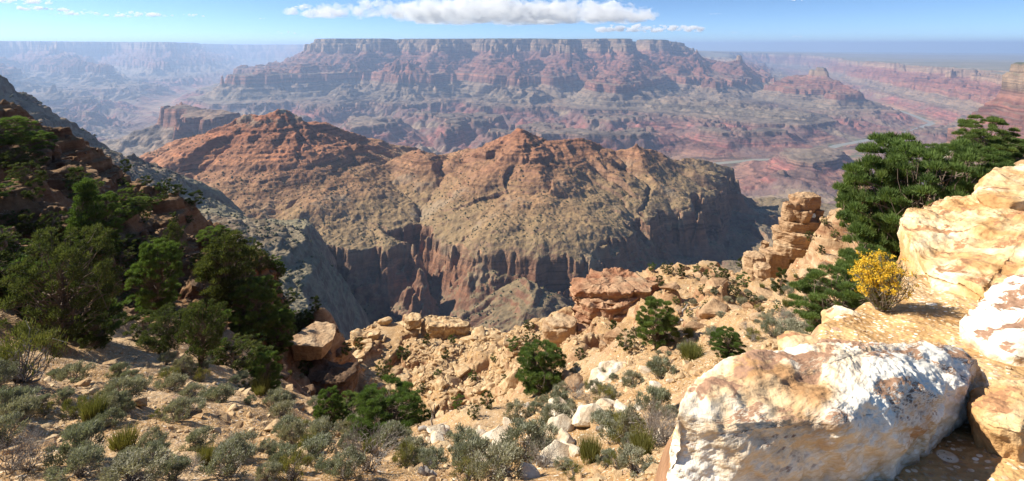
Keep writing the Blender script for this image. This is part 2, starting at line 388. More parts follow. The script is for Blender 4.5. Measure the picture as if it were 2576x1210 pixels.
# ------------------------------------------------------------------ the red ridge across the gorge
def rp(*pts): return [(xx(px, Y), Y, zz(py, Y)) for px, py, Y in pts]
mid_ridges = [
    (rp((430, 495, 1750), (500, 425, 1900), (580, 340, 2080), (606, 312, 2090), (631, 285, 2100), (648, 292, 2100), (659, 303, 2100), (672, 290, 2100), (691, 275, 2100), (718, 287, 2110), (751, 300, 2120), (794, 330, 2130), (823, 334, 2130),
        (875, 361, 2150), (899, 357, 2150), (940, 381, 2160), (957, 403, 2160), (981, 407, 2160), (1010, 396, 2160), (1039, 383, 2160), (1060, 371, 2150), (1075, 375, 2150), (1084, 386, 2150), (1122, 398, 2150), (1200, 386, 2130), (1258, 368, 2110),
        (1288, 354, 2100), (1293, 334, 2100), (1313, 324, 2100), (1333, 335, 2100), (1361, 349, 2120), (1412, 352, 2150), (1460, 346, 2200), (1500, 360, 2230), (1543, 377, 2250), (1575, 370, 2250), (1601, 361, 2250), (1622, 375, 2270), (1652, 392, 2300), (1700, 408, 2350),
        (1738, 398, 2450), (1790, 408, 2500), (1841, 424, 2550), (1927, 464, 2600), (1961, 492, 2600)), .70, .44),
    (rp((-250, 60, 850), (-150, 125, 900), (0, 202, 1000), (30, 222, 1030), (60, 236, 1060), (130, 300, 1150), (165, 330, 1200), (210, 362, 1250), (240, 395, 1300), (300, 430, 1400), (350, 470, 1550), (430, 495, 1750)), 1.0, .82),
    (rp((691, 275, 2100), (760, 380, 1950), (830, 460, 1840), (900, 540, 1700), (970, 590, 1600), (1050, 650, 1480), (1040, 655, 1440)), .5, .33),
    (rp((631, 285, 2100), (640, 390, 1950), (650, 450, 1850), (700, 560, 1700), (760, 660, 1560)), .5, .33),
    (rp((580, 340, 2080), (520, 440, 1900), (500, 500, 1800)), .5, .33),
    (rp((981, 407, 2160), (1010, 480, 1990), (1060, 560, 1800), (1080, 610, 1650)), .5, .33),
    (rp((1122, 398, 2150), (1150, 480, 1980), (1165, 560, 1780), (1180, 620, 1560)), .5, .33),
    (rp((1060, 370, 2150), (1080, 430, 2020), (1120, 500, 1880)), .5, .33),
    (rp((1313, 324, 2100), (1318, 400, 1960), (1325, 470, 1860), (1335, 540, 1750), (1320, 600, 1600), (1302, 641, 1500)), .5, .33),
    (rp((1412, 352, 2150), (1480, 430, 2010), (1470, 500, 1880), (1440, 560, 1740), (1400, 600, 1640)), .5, .33),
    (rp((1601, 361, 2250), (1640, 450, 2060), (1620, 520, 1880), (1590, 575, 1730)), .5, .33),
    (rp((1700, 408, 2350), (1760, 440, 2270), (1805, 458, 2300), (1770, 490, 2050), (1715, 531, 1900)), .5, .33),
    (rp((1200, 386, 2130), (1190, 470, 1950), (1200, 560, 1700), (1220, 640, 1510)), .5, .33),
    (rp((-300, 370, 560), (0, 450, 620), (300, 590, 740), (600, 720, 840), (730, 800, 860)), .5, .40),
]
HC = [(600, 150), (850, 145), (930, 150), (1060, 140), (1140, 120), (1180, 70), (1300, 55), (1350, 70), (1420, 125), (1500, 100), (1590, 82), (1690, 95), (1740, 125), (1830, 150), (1950, 70), (2100, 40), (2700, 40)]
low_ridges = [  # ground below the red cliff, as crest heights
    (rp((1310, 705, 1420), (1330, 760, 1340), (1290, 880, 1230), (1300, 960, 1150)), .55, .5),
    (rp((1620, 640, 1700), (1560, 700, 1560), (1500, 780, 1400)), .4, .35),
    (rp((1961, 500, 2600), (2000, 560, 2250), (1960, 640, 1850), (1850, 720, 1600)), .3, .25),
    (rp((2350, 480, 2600), (2200, 560, 2300), (2100, 650, 1800)), .3, .25),
    (rp((1040, 790, 1440), (1050, 830, 1380), (990, 900, 1300)), .5, .5),
]
def cone_max(X, Y, rs, H):
    S = np.zeros(X.shape, np.float32); D = np.zeros(X.shape, np.float32); cum = 0.0
    for pts, k1, k2 in rs:
        cum += 900
        pen = 1.6 * np.maximum(0, X - xx(760, Y)) if k2 == .40 else 0
        for (x0, y0, z0), (x1, y1, z1) in zip(pts[:-1], pts[1:]):
            dx, dy = x1 - x0, y1 - y0; L = dx * dx + dy * dy + 1e-6; ln = math.sqrt(L)
            tu = ((X - x0) * dx + (Y - y0) * dy) / L; t = np.clip(tu, 0, 1)
            d = np.sqrt((X - x0 - t * dx) ** 2 + (Y - y0 - t * dy) ** 2)
            # beyond a segment's end the gullies fan out around it
            q = np.where(tu < 0, -1.0, np.where(tu > 1, 1.0, 0)) * np.arctan2(np.abs(tu - t) * ln, np.abs((X - x0) * dy - (Y - y0) * dx) / ln + 1) * 70
            h = z0 + t * (z1 - z0) - np.where(d < 170, k1 * d, k1 * 170 + k2 * (d - 170)) - pen
            m = h > H; H = np.where(m, h, H); S = np.where(m, cum + t * ln + q, S); D = np.where(m, d, D); cum += ln
    return H.astype(np.float32), S, D
_lr = np.random.RandomState(5); _a = [-1600.0]; _b = [-1600.0]
while _a[-1] < 100:      # uneven beds: a slope, then a low cliff
    th = float(_lr.choice([6, 9, 14, 22, 34], p=[.3, .27, .2, .15, .08])); cf = _lr.uniform(.45, .75)
    _a += [_a[-1] + th * .8, _a[-1] + th]; _b += [_b[-1] + th * (1 - cf), _b[-1] + th]
LED = (np.array(_a), np.array(_b))
def mid_field(X, Y):
    wx = X + 26 * fbm(X / 210, Y / 210, 3, 63); wy = Y + 40 * fbm(X / 210 + 7, Y / 210, 3, 65)
    H = np.full(X.shape, -1500, np.float32)
    H, S, D = cone_max(wx, wy, mid_ridges, H)
    # keep the skyline crest where it is, add gullies that deepen away from it
    Hc = np.full(X.shape, -1500, np.float32); Hc = cone_max(X, Y, mid_ridges[:2], Hc)[0]
    crest = np.clip((Hc - H) / 30 + 1, 0, 1)
    H = np.maximum(H, Hc - 6)
    deep = sstep(-330, -520, H) * .7 + .3
    gl = sstep(15, 200, D)
    H = H + gl * (30 * (rdg(S / 120, D / 420, 2, 71) - .42) + 8 * (rdg(S / 42 + D / 300, D / 170, 2, 72) - .42)) + deep * (4 * (rdg(X / 150, Y / 150, 3, 73) - .4)) + 3 * fbm(X / 30, Y / 30, 3, 74)
    px = 1288 + F * X / Y
    hc = np.interp(px, [p for p, h in HC], [h for p, h in HC])
    H = H + sstep(-420, -330, H) * sstep(60, 0, np.abs(Hc - H)) * 9 * (rdg(X / 34, Y / 34, 3, 78) - .3)
    # ledges in the red beds
    def terr(h, p, s, ph): 
        q = (h + ph) / p; f = q - np.floor(q); return (np.floor(q) + np.clip((f - .5) * s + .5, 0, 1)) * p - ph
    st = fbm(X / 130, Y / 130, 3, 81)
    up = sstep(-640, -560, H)
    k = np.clip(.75 + .8 * st, 0, 1) * up * (.35 + .65 * sstep(-560, -430, H))
    h2 = np.interp(H + 6 * fbm(X / 40, Y / 40, 2, 82), LED[0], LED[1]).astype(np.float32) * .8 + H * .2
    Z = H * (1 - k) + k * h2
    Z = np.where(Z < -613, -613 + (Z + 613) * 1.5, Z)
    # the big cliff
    edge = -613 + 17 * (rdg(X / 60, Y / 60, 3, 85) - .4) + 24 * fbm(X / 130, Y / 130, 2, 87)
    dd = (edge - Z) / 40.0 + .13 * fbm(X / 38, Y / 38, 3, 88)
    drop = np.interp(dd, [0, .07, .24, .30, .50, .56, .76, .83, 1.0], [0, .30, .37, .56, .64, .82, .89, .98, 1]).astype(np.float32)
    Zc = Z - .8 * hc * drop * (.93 + .1 * pn(X / 60, Y / 60, 89))
    low = np.full(X.shape, -1500, np.float32); low, S2, D2 = cone_max(wx, wy, low_ridges, low)
    low = low + sstep(10, 120, D2) * 16 * (rdg(S2 / 42, D2 / 170, 3, 91) - .42) + 10 * (rdg(X / 160, Y / 160, 3, 92) - .42)
    kk = np.clip(.25 + 1.3 * st, 0, 1) * .8
    low = low * (1 - kk) + kk * terr(low + 3 * pn(X / 25, Y / 25, 84), 19, 2.2, 0)
    base = -840 + 16 * (rdg(X / 160, Y / 160, 3, 93)) - .25 * np.maximum(0, 1300 - Y)
    low = np.maximum(low, base)
    Z = np.where(drop > .98, np.maximum(Zc, low), Zc)
    Z = np.where(drop > .02, np.maximum(Z, np.minimum(low, Zc + hc)), Z)
    Z = Z + 2.2 * fbm(X / 14, Y / 14, 3, 95) + 1.1 * np.abs(pn(X / 5, Y / 5, 97))
    # far side falls away to the canyon floor
    fall = sstep(2650, 3300, Y + 0 * X)
    Z = Z - 500 * fall
    return Z, Zc, drop

def mid_material():
    m, nt, b = new_mat('ridge_rock'); g = G(nt)
    P = g.pos(); s = g.sep(P); nz = g.nz(); px = g.math('DIVIDE', s[0], s[1])
    n1 = g.noise(1 / 160, 4, .6, P); n2 = g.noise(1 / 22, 5, .62, P); n3 = g.noise(1 / 5, 3, .6, P)
    z = g.math('ADD', s[2], g.math('MULTIPLY', g.math('SUBTRACT', n1, .5), 190.0))
    f = g.mapr(z, -900, -200); q = lambda v: (v + 900) / 700.0
    slope = g.ramp(f, [(0, (.165, .125, .078)), (q(-720), (.18, .135, .08)), (q(-640), (.225, .165, .09)), (q(-560), (.27, .18, .092)), (q(-500), (.29, .165, .085)), (q(-440), (.30, .15, .08)), (q(-330), (.29, .12, .06)), (1, (.28, .11, .058))])
    cliff = g.ramp(f, [(0, (.17, .125, .09)), (q(-780), (.17, .105, .072)), (q(-700), (.19, .095, .058)), (q(-630), (.22, .125, .078)), (q(-590), (.25, .16, .10)), (q(-480), (.28, .15, .09)), (q(-300), (.25, .105, .06)), (1, (.24, .10, .06))])
    cb = g.n('ShaderNodeCombineXYZ'); g.put(cb.inputs[0], g.math('MULTIPLY', s[0], 1 / 700)); g.put(cb.inputs[1], g.math('MULTIPLY', s[1], 1 / 700)); g.put(cb.inputs[2], g.math('MULTIPLY', g.math('ADD', s[2], g.math('MULTIPLY', n2, 7.0)), 1 / 13))
    bed = g.noise(1.0, 3, .7, cb.outputs[0])
    c = g.mix(g.mapr(nz, .55, .84, smooth=True), cliff, slope)
    cbed = g.mix(1.0, c, g.ramp(bed, [(.36, (.45, .40, .38)), (.47, (.95, .95, .95)), (.56, (1, 1, 1)), (.66, (1.4, 1.3, 1.2))]), 'MULTIPLY')
    c = g.mix(g.math('MAXIMUM', g.mapr(s[2], -560, -470, .25, 1.0), g.mapr(nz, .6, .4)), c, cbed)
    c = g.mix(1.0, c, g.ramp(n2, [(.3, (.68, .66, .64)), (.5, (1, 1, 1)), (.7, (1.25, 1.2, 1.12))]), 'MULTIPLY')
    # pale rubble in the washes, grey caprock on the highest peak
    c = g.mix(g.math('MULTIPLY', g.mapr(n1, .56, .64), g.mapr(s[2], -470, -520, 0, .6)), c, (.28, .22, .145))
    c = g.mix(g.math('MULTIPLY', g.mapr(g.noise(1 / 60, 4, .6, P), .48, .54), g.mapr(s[2], -330, -285)), c, (.27, .23, .165))
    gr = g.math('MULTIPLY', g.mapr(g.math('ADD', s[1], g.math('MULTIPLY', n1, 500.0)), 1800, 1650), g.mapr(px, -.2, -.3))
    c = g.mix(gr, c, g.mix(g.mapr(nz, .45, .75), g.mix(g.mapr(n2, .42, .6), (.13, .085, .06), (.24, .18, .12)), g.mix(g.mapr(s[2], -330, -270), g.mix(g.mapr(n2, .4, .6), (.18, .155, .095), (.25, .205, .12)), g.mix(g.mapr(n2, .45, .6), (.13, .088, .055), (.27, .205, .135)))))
    g.put(b.inputs['Base Color'], c)
    h = g.math('ADD', g.math('MULTIPLY', n2, 6.0), g.math('MULTIPLY', n3, 3.0))
    g.put(b.inputs['Normal'], g.bump(h, .9, 1.0))
    return m
MIDG = {}
def build_mid(nc=1350, nr=1150):
    a = np.linspace(-1.25, 1.2, nc, dtype=np.float32)
    Yr = np.exp(np.linspace(math.log(560), math.log(3300), nr)).astype(np.float32)
    Z = []; D = []
    for i0 in range(0, nr, 115):
        yy = Yr[i0:i0 + 115][:, None] * np.ones_like(a)[None]; xs = yy * a[None]
        z, zc, d = mid_field(xs, yy); Z.append(z); D.append(d)
    Z = np.vstack(Z); YY = Yr[:, None] * np.ones_like(a)[None]; XX = YY * a[None]
    MIDG.update(a=a, Yr=Yr, Z=Z)
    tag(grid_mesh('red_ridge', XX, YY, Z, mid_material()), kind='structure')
build_mid()
# ------------------------------------------------------------------ the near slope
ROWS = np.array([1.2, 2, 2.6, 3.2, 4, 5, 6.3, 8, 10, 12.5, 15.5, 19, 23, 28, 34, 41, 49, 57, 66, 80, 100, 130, 170], np.float32)
def zc(*zs): return [(Y, HOR - z * F / Y) for Y, z in zs]      # heights given in metres
COLS = {
 -400: [(2, 1900), (5, 1150), (10, 800), (20, 560), (34, 330), (45, 240), (60, 200), (100, 260), (170, 300)],
 -100: [(2, 1900), (5, 1230), (8, 960), (12, 800), (18, 700), (28, 560), (38, 380), (48, 265), (56, 235), (66, 232), (90, 300), (170, 360)],
 60: [(2, 1950), (5, 1220), (8, 990), (12, 860), (18, 800), (26, 700), (33, 560), (41, 400), (50, 335), (58, 325), (70, 360), (90, 400), (170, 480)],
 200: [(2, 1950), (5, 1215), (8, 1020), (12, 910), (18, 870), (26, 790), (32, 640), (41, 480), (50, 410), (57, 395), (70, 440), (100, 520), (170, 600)],
 330: [(2, 1950), (5, 1215), (8, 1030), (12, 930), (18, 890), (26, 840), (33, 740), (41, 570), (50, 500), (57, 485), (70, 530), (100, 600), (170, 680)],
 470: [(2, 1950), (5, 1220), (8, 1050), (12, 950), (18, 905), (26, 860), (34, 790), (41, 650), (50, 590), (57, 575), (70, 620), (100, 680), (170, 760)],
 600: [(2, 1950), (5, 1225), (8, 1080), (12, 980), (18, 945), (26, 915), (34, 840), (41, 690), (50, 650), (57, 660), (70, 710), (100, 770), (170, 830)],
 700: [(2, 1950), (5, 1230), (8, 1100), (12, 1015), (18, 985), (26, 970), (33, 930), (38, 770), (44, 745), (50, 755), (66, 800), (100, 840), (170, 900)],
 770: [(2, 1950), (5, 1235), (8, 1115), (12, 1040), (18, 1005), (26, 1000), (33, 1000), (37, 905), (41, 875), (49, 860), (66, 880), (100, 920), (170, 980)],
 850: [(2, 1950), (5, 1240), (8, 1130), (12, 1060), (18, 1030), (26, 1030), (34, 1020), (42, 1000), (50, 960), (57, 900), (66, 850), (80, 870), (100, 930), (170, 1000)],
 920: [(2, 1950), (5, 1240), (8, 1140), (12, 1080), (18, 1060), (26, 1075), (34, 1075), (42, 1050), (49, 990), (57, 890), (64, 826), (80, 880), (100, 940), (170, 1000)],
 1000: [(2, 1950), (5, 1242), (8, 1150), (12, 1100), (16, 1085), (23, 1100), (34, 1105), (44, 1085), (50, 1020), (57, 905), (63, 806), (80, 870), (100, 940), (170, 1000)],
 1080: [(2, 1950), (5, 1245), (8, 1158), (12, 1105), (18, 1075), (26, 1090), (34, 1095), (43, 1075), (50, 980), (57, 880), (62, 812), (80, 870), (100, 940), (170, 1000)],
 1180: [(2, 1950), (5, 1245), (8, 1160), (12, 1105), (18, 1065), (26, 1065), (34, 1070), (43, 1050), (50, 950), (57, 860), (61, 838), (80, 890), (100, 940), (170, 1000)],
 1300: [(2, 1950), (5, 1245), (8, 1150), (12, 1085), (18, 1035), (26, 1015), (34, 1030), (43, 990), (50, 910), (58, 838), (64, 850), (80, 890), (100, 940), (170, 1000)],
 1450: [(2, 1900), (5, 1235), (8, 1120), (12, 1045), (18, 985), (26, 945), (34, 920), (41, 900), (49, 860), (57, 800), (66, 820), (80, 860), (100, 920), (170, 980)],
 1600: [(1.6, 1500), (3.2, 1300), (5, 1180), (8, 1060), (12, 985), (18, 915), (26, 878), (34, 845), (45, 780), (55, 702), (62, 710), (80, 760), (100, 820), (170, 900)],
 1680: zc((1.2, -1.70), (2, -1.74), (2.45, -1.85), (2.7, -2.6)) + [(5, 1150), (8, 1030), (12, 955), (18, 890), (26, 850), (34, 815), (45, 740), (56, 690), (66, 700), (80, 750), (100, 820), (170, 900)],
 1800: zc((1.2, -1.70), (2, -1.72), (2.55, -1.82), (2.9, -2.0), (3.2, -2.7)) + [(5.5, 1010), (8, 960), (12, 900), (18, 850), (26, 810), (34, 770), (45, 720), (58, 676), (66, 690), (80, 740), (100, 820), (170, 900)],
 1930: zc((1.2, -1.70), (2, -1.72), (2.55, -1.82), (3.4, -2.06), (3.75, -2.7)) + [(5.5, 960), (8, 900), (12, 865), (18, 830), (26, 800), (34, 775), (45, 745), (54, 712), (64, 716), (80, 760), (100, 820), (170, 900)],
 2060: zc((1.2, -1.70), (2, -1.72), (2.55, -1.82), (4.05, -2.1), (4.4, -3.0)) + [(8, 880), (12, 820), (18, 790), (26, 770), (34, 745), (45, 715), (55, 690), (64, 692), (80, 720), (100, 780), (170, 860)],
 2110: zc((1.2, -1.70), (2, -1.72), (2.55, -1.82), (4.25, -2.12), (4.6, -3.05)) + [(8, 860), (12, 780), (18, 740), (26, 710), (34, 680), (45, 640), (55, 600), (64, 590), (80, 640), (100, 700), (170, 780)],
 2160: zc((1.2, -1.70), (2, -1.72), (2.55, -1.82), (4.5, -2.15), (4.85, -3.1)) + [(8, 840), (12, 730), (18, 690), (26, 650), (34, 610), (45, 565), (54, 530), (66, 540), (80, 560), (100, 640), (170, 720)],
 2250: zc((1.2, -1.70), (2, -1.72), (2.55, -1.82), (5.1, -2.2), (5.6, -3.4)) + [(8, 800), (12, 660), (18, 600), (26, 550), (34, 520), (45, 500), (60, 520), (80, 560), (170, 700)],
 2420: zc((1.2, -1.70), (2, -1.72), (2.55, -1.82), (5.9, -2.2), (6.9, -3.0)) + [(9, 560), (12, 500), (18, 460), (26, 460), (45, 500), (80, 560), (170, 700)],
 2600: zc((1.2, -1.70), (2, -1.72), (2.55, -1.82), (6.2, -1.95), (7.4, -2.1)) + [(9, 420), (12, 395), (18, 400), (26, 440), (45, 500), (80, 560), (170, 700)],
 2850: zc((1.2, -1.70), (2, -1.72), (2.55, -1.82), (6.2, -1.95), (7.4, -2.0)) + [(9, 400), (12, 380), (18, 400), (26, 440), (45, 500), (80, 560), (170, 700)],
}
_ck = sorted(COLS); _fine_rows = np.exp(np.linspace(math.log(1.2), math.log(170), 160)); _fine_px = np.linspace(-400, 2850, 260)
_t = np.array([np.interp(np.log(_fine_rows), np.log([p[0] for p in COLS[k]]), [p[1] for p in COLS[k]]) for k in _ck])   # col x row
TAB = np.array([np.interp(_fine_px, _ck, _t[:, j]) for j in range(len(_fine_rows))])                                    # row x px
for _i in range(2):
    TAB[1:-1] = (TAB[:-2] + 2 * TAB[1:-1] + TAB[2:]) / 4; TAB[:, 1:-1] = (TAB[:, :-2] + 2 * TAB[:, 1:-1] + TAB[:, 2:]) / 4
def near_base(X, Y):
    px = 1288 + F * X / Y
    fi = (np.log(Y) - math.log(1.2)) / (math.log(170) - math.log(1.2)) * 159; fj = (px + 400) / 3250 * 259
    fi = np.clip(fi, 0, 158.999); fj = np.clip(fj, 0, 258.999)
    i = fi.astype(int); j = fj.astype(int); u = fi - i; v = fj - j
    p = TAB[i, j] * (1 - u) * (1 - v) + TAB[i + 1, j] * u * (1 - v) + TAB[i, j + 1] * (1 - u) * v + TAB[i + 1, j + 1] * u * v
    return -(p - HOR) / F * Y
def near_z(X, Y):
    X = np.asarray(X, float); Y = np.asarray(Y, float)
    s = np.clip((Y - 4) / 40, 0, 1)
    wx = X + s * 2.5 * fbm(X / 7, Y / 7, 3, 101); wy = Y + s * 2.5 * fbm(X / 7 + 3, Y / 7, 3, 103)
    Z = near_base(wx, wy)
    px = 1288 + F * X / Y
    far = sstep(9, 30, Y)
    left = (1 - sstep(650, 780, px)) * sstep(22, 32, Y)
    mid = sstep(800, 960, px) * (1 - sstep(2100, 2300, px)) * sstep(38, 48, Y + 16 * sstep(1380, 1500, px))
    Z = Z + far * .8 * fbm(X / 9, Y / 9, 4, 105) + .05 * fbm(X / .9, Y / .9, 4, 107) + sstep(5, 9, Y) * (.05 * rdg(X / .8, Y / .8, 3, 119) + .10 * np.clip(fbm(X / 1.4, Y / 1.4, 3, 121), 0, 1)) + .12 * sstep(4, 9, Y) * fbm(X / 2.2, Y / 2.2, 3, 109)
    Z = Z + left * 2.2 * (rdg(X / 6, Y / 6, 4, 111) - .42) + mid * 1.0 * (rdg(X / 5, Y / 5, 4, 113) - .42)
    # broken beds: the rock outcrops in steps
    k = np.clip(.6 + 1.1 * fbm(X / 9, Y / 9, 2, 115), 0, 1) * np.clip(left * .95 + mid * .8, 0, 1)
    P = 1.15; q = (Z + .5 * fbm(X / 5, Y / 5, 2, 117) + .12 * X * 0) / P; fr = q - np.floor(q)
    Zs = (np.floor(q) + np.clip((fr - .5) * 3.4 + .5, 0, 1)) * P
    return Z * (1 - k) + k * Zs
def nz1(x, y): return float(near_z(np.array([x]), np.array([y]))[0])
def hit(px, py, y0=1.5, y1=120):
    """the nearest point of the near slope seen at this place of the photo"""
    Ys = np.exp(np.linspace(math.log(y0), math.log(y1), 700)); a = (px - 1288) / F
    Z = near_z(a * Ys, Ys); pp = HOR - Z * F / Ys
    k = np.nonzero(pp <= py)[0]
    i = k[0] if len(k) else int(np.argmin(pp))
    return Vector((a * Ys[i], Ys[i], Z[i]))

def soil_material():
    m, nt, b = new_mat('stony_soil'); g = G(nt); P = g.pos(); s = g.sep(P); nz = g.nz(); px = g.math('DIVIDE', s[0], s[1])
    n1 = g.noise(.35, 4, .6, P); n2 = g.noise(3.0, 5, .65, P); n3 = g.noise(18, 4, .65, P)
    v1 = g.n('ShaderNodeTexVoronoi'); v1.inputs['Scale'].default_value = 9; g.put(v1.inputs['Vector'], P)
    v2 = g.n('ShaderNodeTexVoronoi'); v2.inputs['Scale'].default_value = 32; g.put(v2.inputs['Vector'], P)
    soil = g.mix(g.mapr(n2, .35, .65), (.30, .17, .07), (.45, .275, .12))
    soil = g.mix(g.math('MULTIPLY', g.mapr(n1, .45, .6), .5), soil, (.42, .31, .19))
    stone = g.ramp(g.sep(v2.outputs['Color'])[0], [(0, (.30, .17, .10)), (.4, (.50, .35, .21)), (.75, (.62, .50, .36)), (1, (.72, .64, .52))])
    st2 = g.ramp(g.sep(v1.outputs['Color'])[1], [(0, (.36, .2, .12)), (.5, (.52, .37, .23)), (1, (.70, .6, .46))])
    c = g.mix(g.math('MULTIPLY', g.mapr(v2.outputs['Distance'], .42, .32), g.mapr(g.sep(v2.outputs['Color'])[1], .35, .4)), soil, stone)
    c = g.mix(g.math('MULTIPLY', g.mapr(v1.outputs['Distance'], .36, .30), g.mapr(g.sep(v1.outputs['Color'])[2], .72, .76)), c, st2)
    cb = g.n('ShaderNodeCombineXYZ'); g.put(cb.inputs[0], g.math('MULTIPLY', s[0], .12)); g.put(cb.inputs[1], g.math('MULTIPLY', s[1], .12)); g.put(cb.inputs[2], g.math('MULTIPLY', s[2], 1.4))
    bed = g.noise(1.0, 4, .7, cb.outputs[0])
    rock = g.ramp(bed, [(.3, (.24, .12, .065)), (.45, (.38, .22, .12)), (.55, (.45, .30, .17)), (.7, (.55, .42, .27))])
    rock = g.mix(g.mapr(n2, .35, .7), g.mix(1.0, rock, (.7, .66, .62), 'MULTIPLY'), rock)
    c = g.mix(g.mapr(nz, .80, .62, smooth=True), c, rock)
    # shade of the left cliff put into its colour as a darker, redder brown
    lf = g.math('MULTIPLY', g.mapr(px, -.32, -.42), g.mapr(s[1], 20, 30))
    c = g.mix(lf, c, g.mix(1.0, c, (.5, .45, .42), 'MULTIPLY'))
    # brighter exposure on the rim itself, painted into the soil as a paler tone
    rim_lit = g.math('MULTIPLY', g.mapr(s[1], 6.6, 5.8), g.mapr(px, .28, .34))
    c = g.mix(rim_lit, c, g.mix(1.0, c, g.mix(g.mapr(n2, .4, .62), (1.15, 1.12, 1.05), (1.5, 1.55, 1.6)), 'MULTIPLY'))
    g.put(b.inputs['Base Color'], c)
    h = g.math('ADD', g.math('MULTIPLY', g.math('SUBTRACT', .5, v2.outputs['Distance']), .02), g.math('MULTIPLY', g.math('SUBTRACT', .5, v1.outputs['Distance']), .035))
    h = g.math('ADD', h, g.math('MULTIPLY', n2, .12)); h = g.math('ADD', h, g.math('MULTIPLY', n3, .02))
    h = g.math('ADD', h, g.math('MULTIPLY', bed, .10))
    g.put(b.inputs['Normal'], g.bump(h, .55, 1.0))
    return m
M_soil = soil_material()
def build_near(nc=1300, nr=1150):
    a = np.linspace(-1.28, 1.2, nc); Yr = np.concatenate([np.exp(np.linspace(math.log(1.25), math.log(26), 560, endpoint=False)), np.exp(np.linspace(math.log(26), math.log(75), 470, endpoint=False)), np.exp(np.linspace(math.log(75), math.log(165), nr - 1030))])
    Z = []
    for i0 in range(0, nr, 230):
        yy = Yr[i0:i0 + 230][:, None] * np.ones_like(a)[None]; Z.append(near_z(yy * a[None], yy))
    Z = np.vstack(Z); YY = Yr[:, None] * np.ones_like(a)[None]; XX = YY * a[None]
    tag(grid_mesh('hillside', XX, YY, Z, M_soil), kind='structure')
build_near()
# ------------------------------------------------------------------ rocks
def rock_material(name, cols, rough_scale=1.0, white=None, bedded=0.0, patches=None, bump=1.0, dark=None):
    """cols: ramp colours of the stone; patches: (colour, threshold) of a weathered crust"""
    m, nt, b = new_mat(name, .9); g = G(nt); P = g.pos(); nz = g.nz(); k = rough_scale
    n0 = g.noise(.7 * k, 4, .6, P, .6); n1 = g.noise(2.6 * k, 6, .62, P, .3); n2 = g.noise(13 * k, 6, .68, P); n3 = g.noise(60 * k, 4, .7, P)
    f = n1
    if bedded:
        s = g.sep(P); cb = g.n('ShaderNodeCombineXYZ'); g.put(cb.inputs[0], g.math('MULTIPLY', s[0], .15)); g.put(cb.inputs[1], g.math('MULTIPLY', s[1], .15)); g.put(cb.inputs[2], g.math('MULTIPLY', s[2], bedded))
        bed = g.noise(1.0, 4, .65, cb.outputs[0]); f = g.math('ADD', g.math('MULTIPLY', bed, .65), g.math('MULTIPLY', n1, .35))
    n = len(cols); c = g.ramp(f, [(.32 + .36 * i / (n - 1), q) for i, q in enumerate(cols)])
    if white: c = g.mix(g.math('MULTIPLY', g.mapr(g.math('ADD', g.math('MULTIPLY', n0, .6), g.math('MULTIPLY', n1, .4)), white[1], white[1] + .09), g.mapr(nz, -.2, .6)), c, white[0])
    if patches:
        pn_ = g.noise(4.2 * k, 5, .6, g.scale(P, .7, 1.4, 1), .4); pt = g.math('MULTIPLY', g.mapr(pn_, patches[1], patches[1] + .03), g.mapr(nz, .5, .75))
        c = g.mix(pt, c, patches[0])
    if dark: c = g.mix(g.mapr(g.math('ADD', g.math('MULTIPLY', n0, .5), g.math('MULTIPLY', n2, .5)), dark[1], dark[1] + .05), c, dark[0])
    c = g.mix(1.0, c, g.ramp(n2, [(.3, (.74, .72, .7)), (.52, (1, 1, 1)), (.75, (1.15, 1.13, 1.1))]), 'MULTIPLY')
    g.put(b.inputs['Base Color'], c)
    h = g.math('ADD', g.math('MULTIPLY', n2, .035 / k), g.math('MULTIPLY', n3, .010 / k)); h = g.math('ADD', h, g.math('MULTIPLY', n1, .06 / k))
    if bedded: h = g.math('ADD', h, g.math('MULTIPLY', bed, .35 / bedded * 2))
    g.put(b.inputs['Normal'], g.bump(h, bump, 1.0))
    return m
M_lime = rock_material('cream_limestone', [(.46, .26, .12), (.66, .48, .28), (.76, .65, .48), (.82, .74, .60)], 1.0, white=((.88, .81, .68), .40), patches=((.36, .21, .13), .53), bump=.5)
M_ledge = rock_material('ochre_limestone', [(.40, .20, .08), (.56, .33, .14), (.68, .49, .27), (.76, .63, .43)], .9, white=((.84, .75, .60), .55), patches=((.42, .22, .11), .56), bump=.6)
M_tan = rock_material('tan_sandstone', [(.24, .125, .065), (.38, .235, .13), (.46, .31, .18), (.54, .40, .25)], .35, bedded=1.6, bump=.9)
M_red = rock_material('red_sandstone', [(.20, .075, .04), (.32, .155, .085), (.43, .265, .155), (.53, .39, .245)], .35, bedded=1.3, bump=.9)
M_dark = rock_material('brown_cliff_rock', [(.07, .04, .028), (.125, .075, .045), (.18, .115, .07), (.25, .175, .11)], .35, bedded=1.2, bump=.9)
M_rubble = rock_material('rubble_stone', [(.29, .17, .085), (.43, .28, .145), (.53, .38, .215), (.61, .47, .29)], .8, bump=.7)
M_pale = rock_material('pale_stone', [(.46, .34, .22), (.58, .46, .32), (.66, .57, .43), (.74, .67, .55)], 1.2, bump=.8)

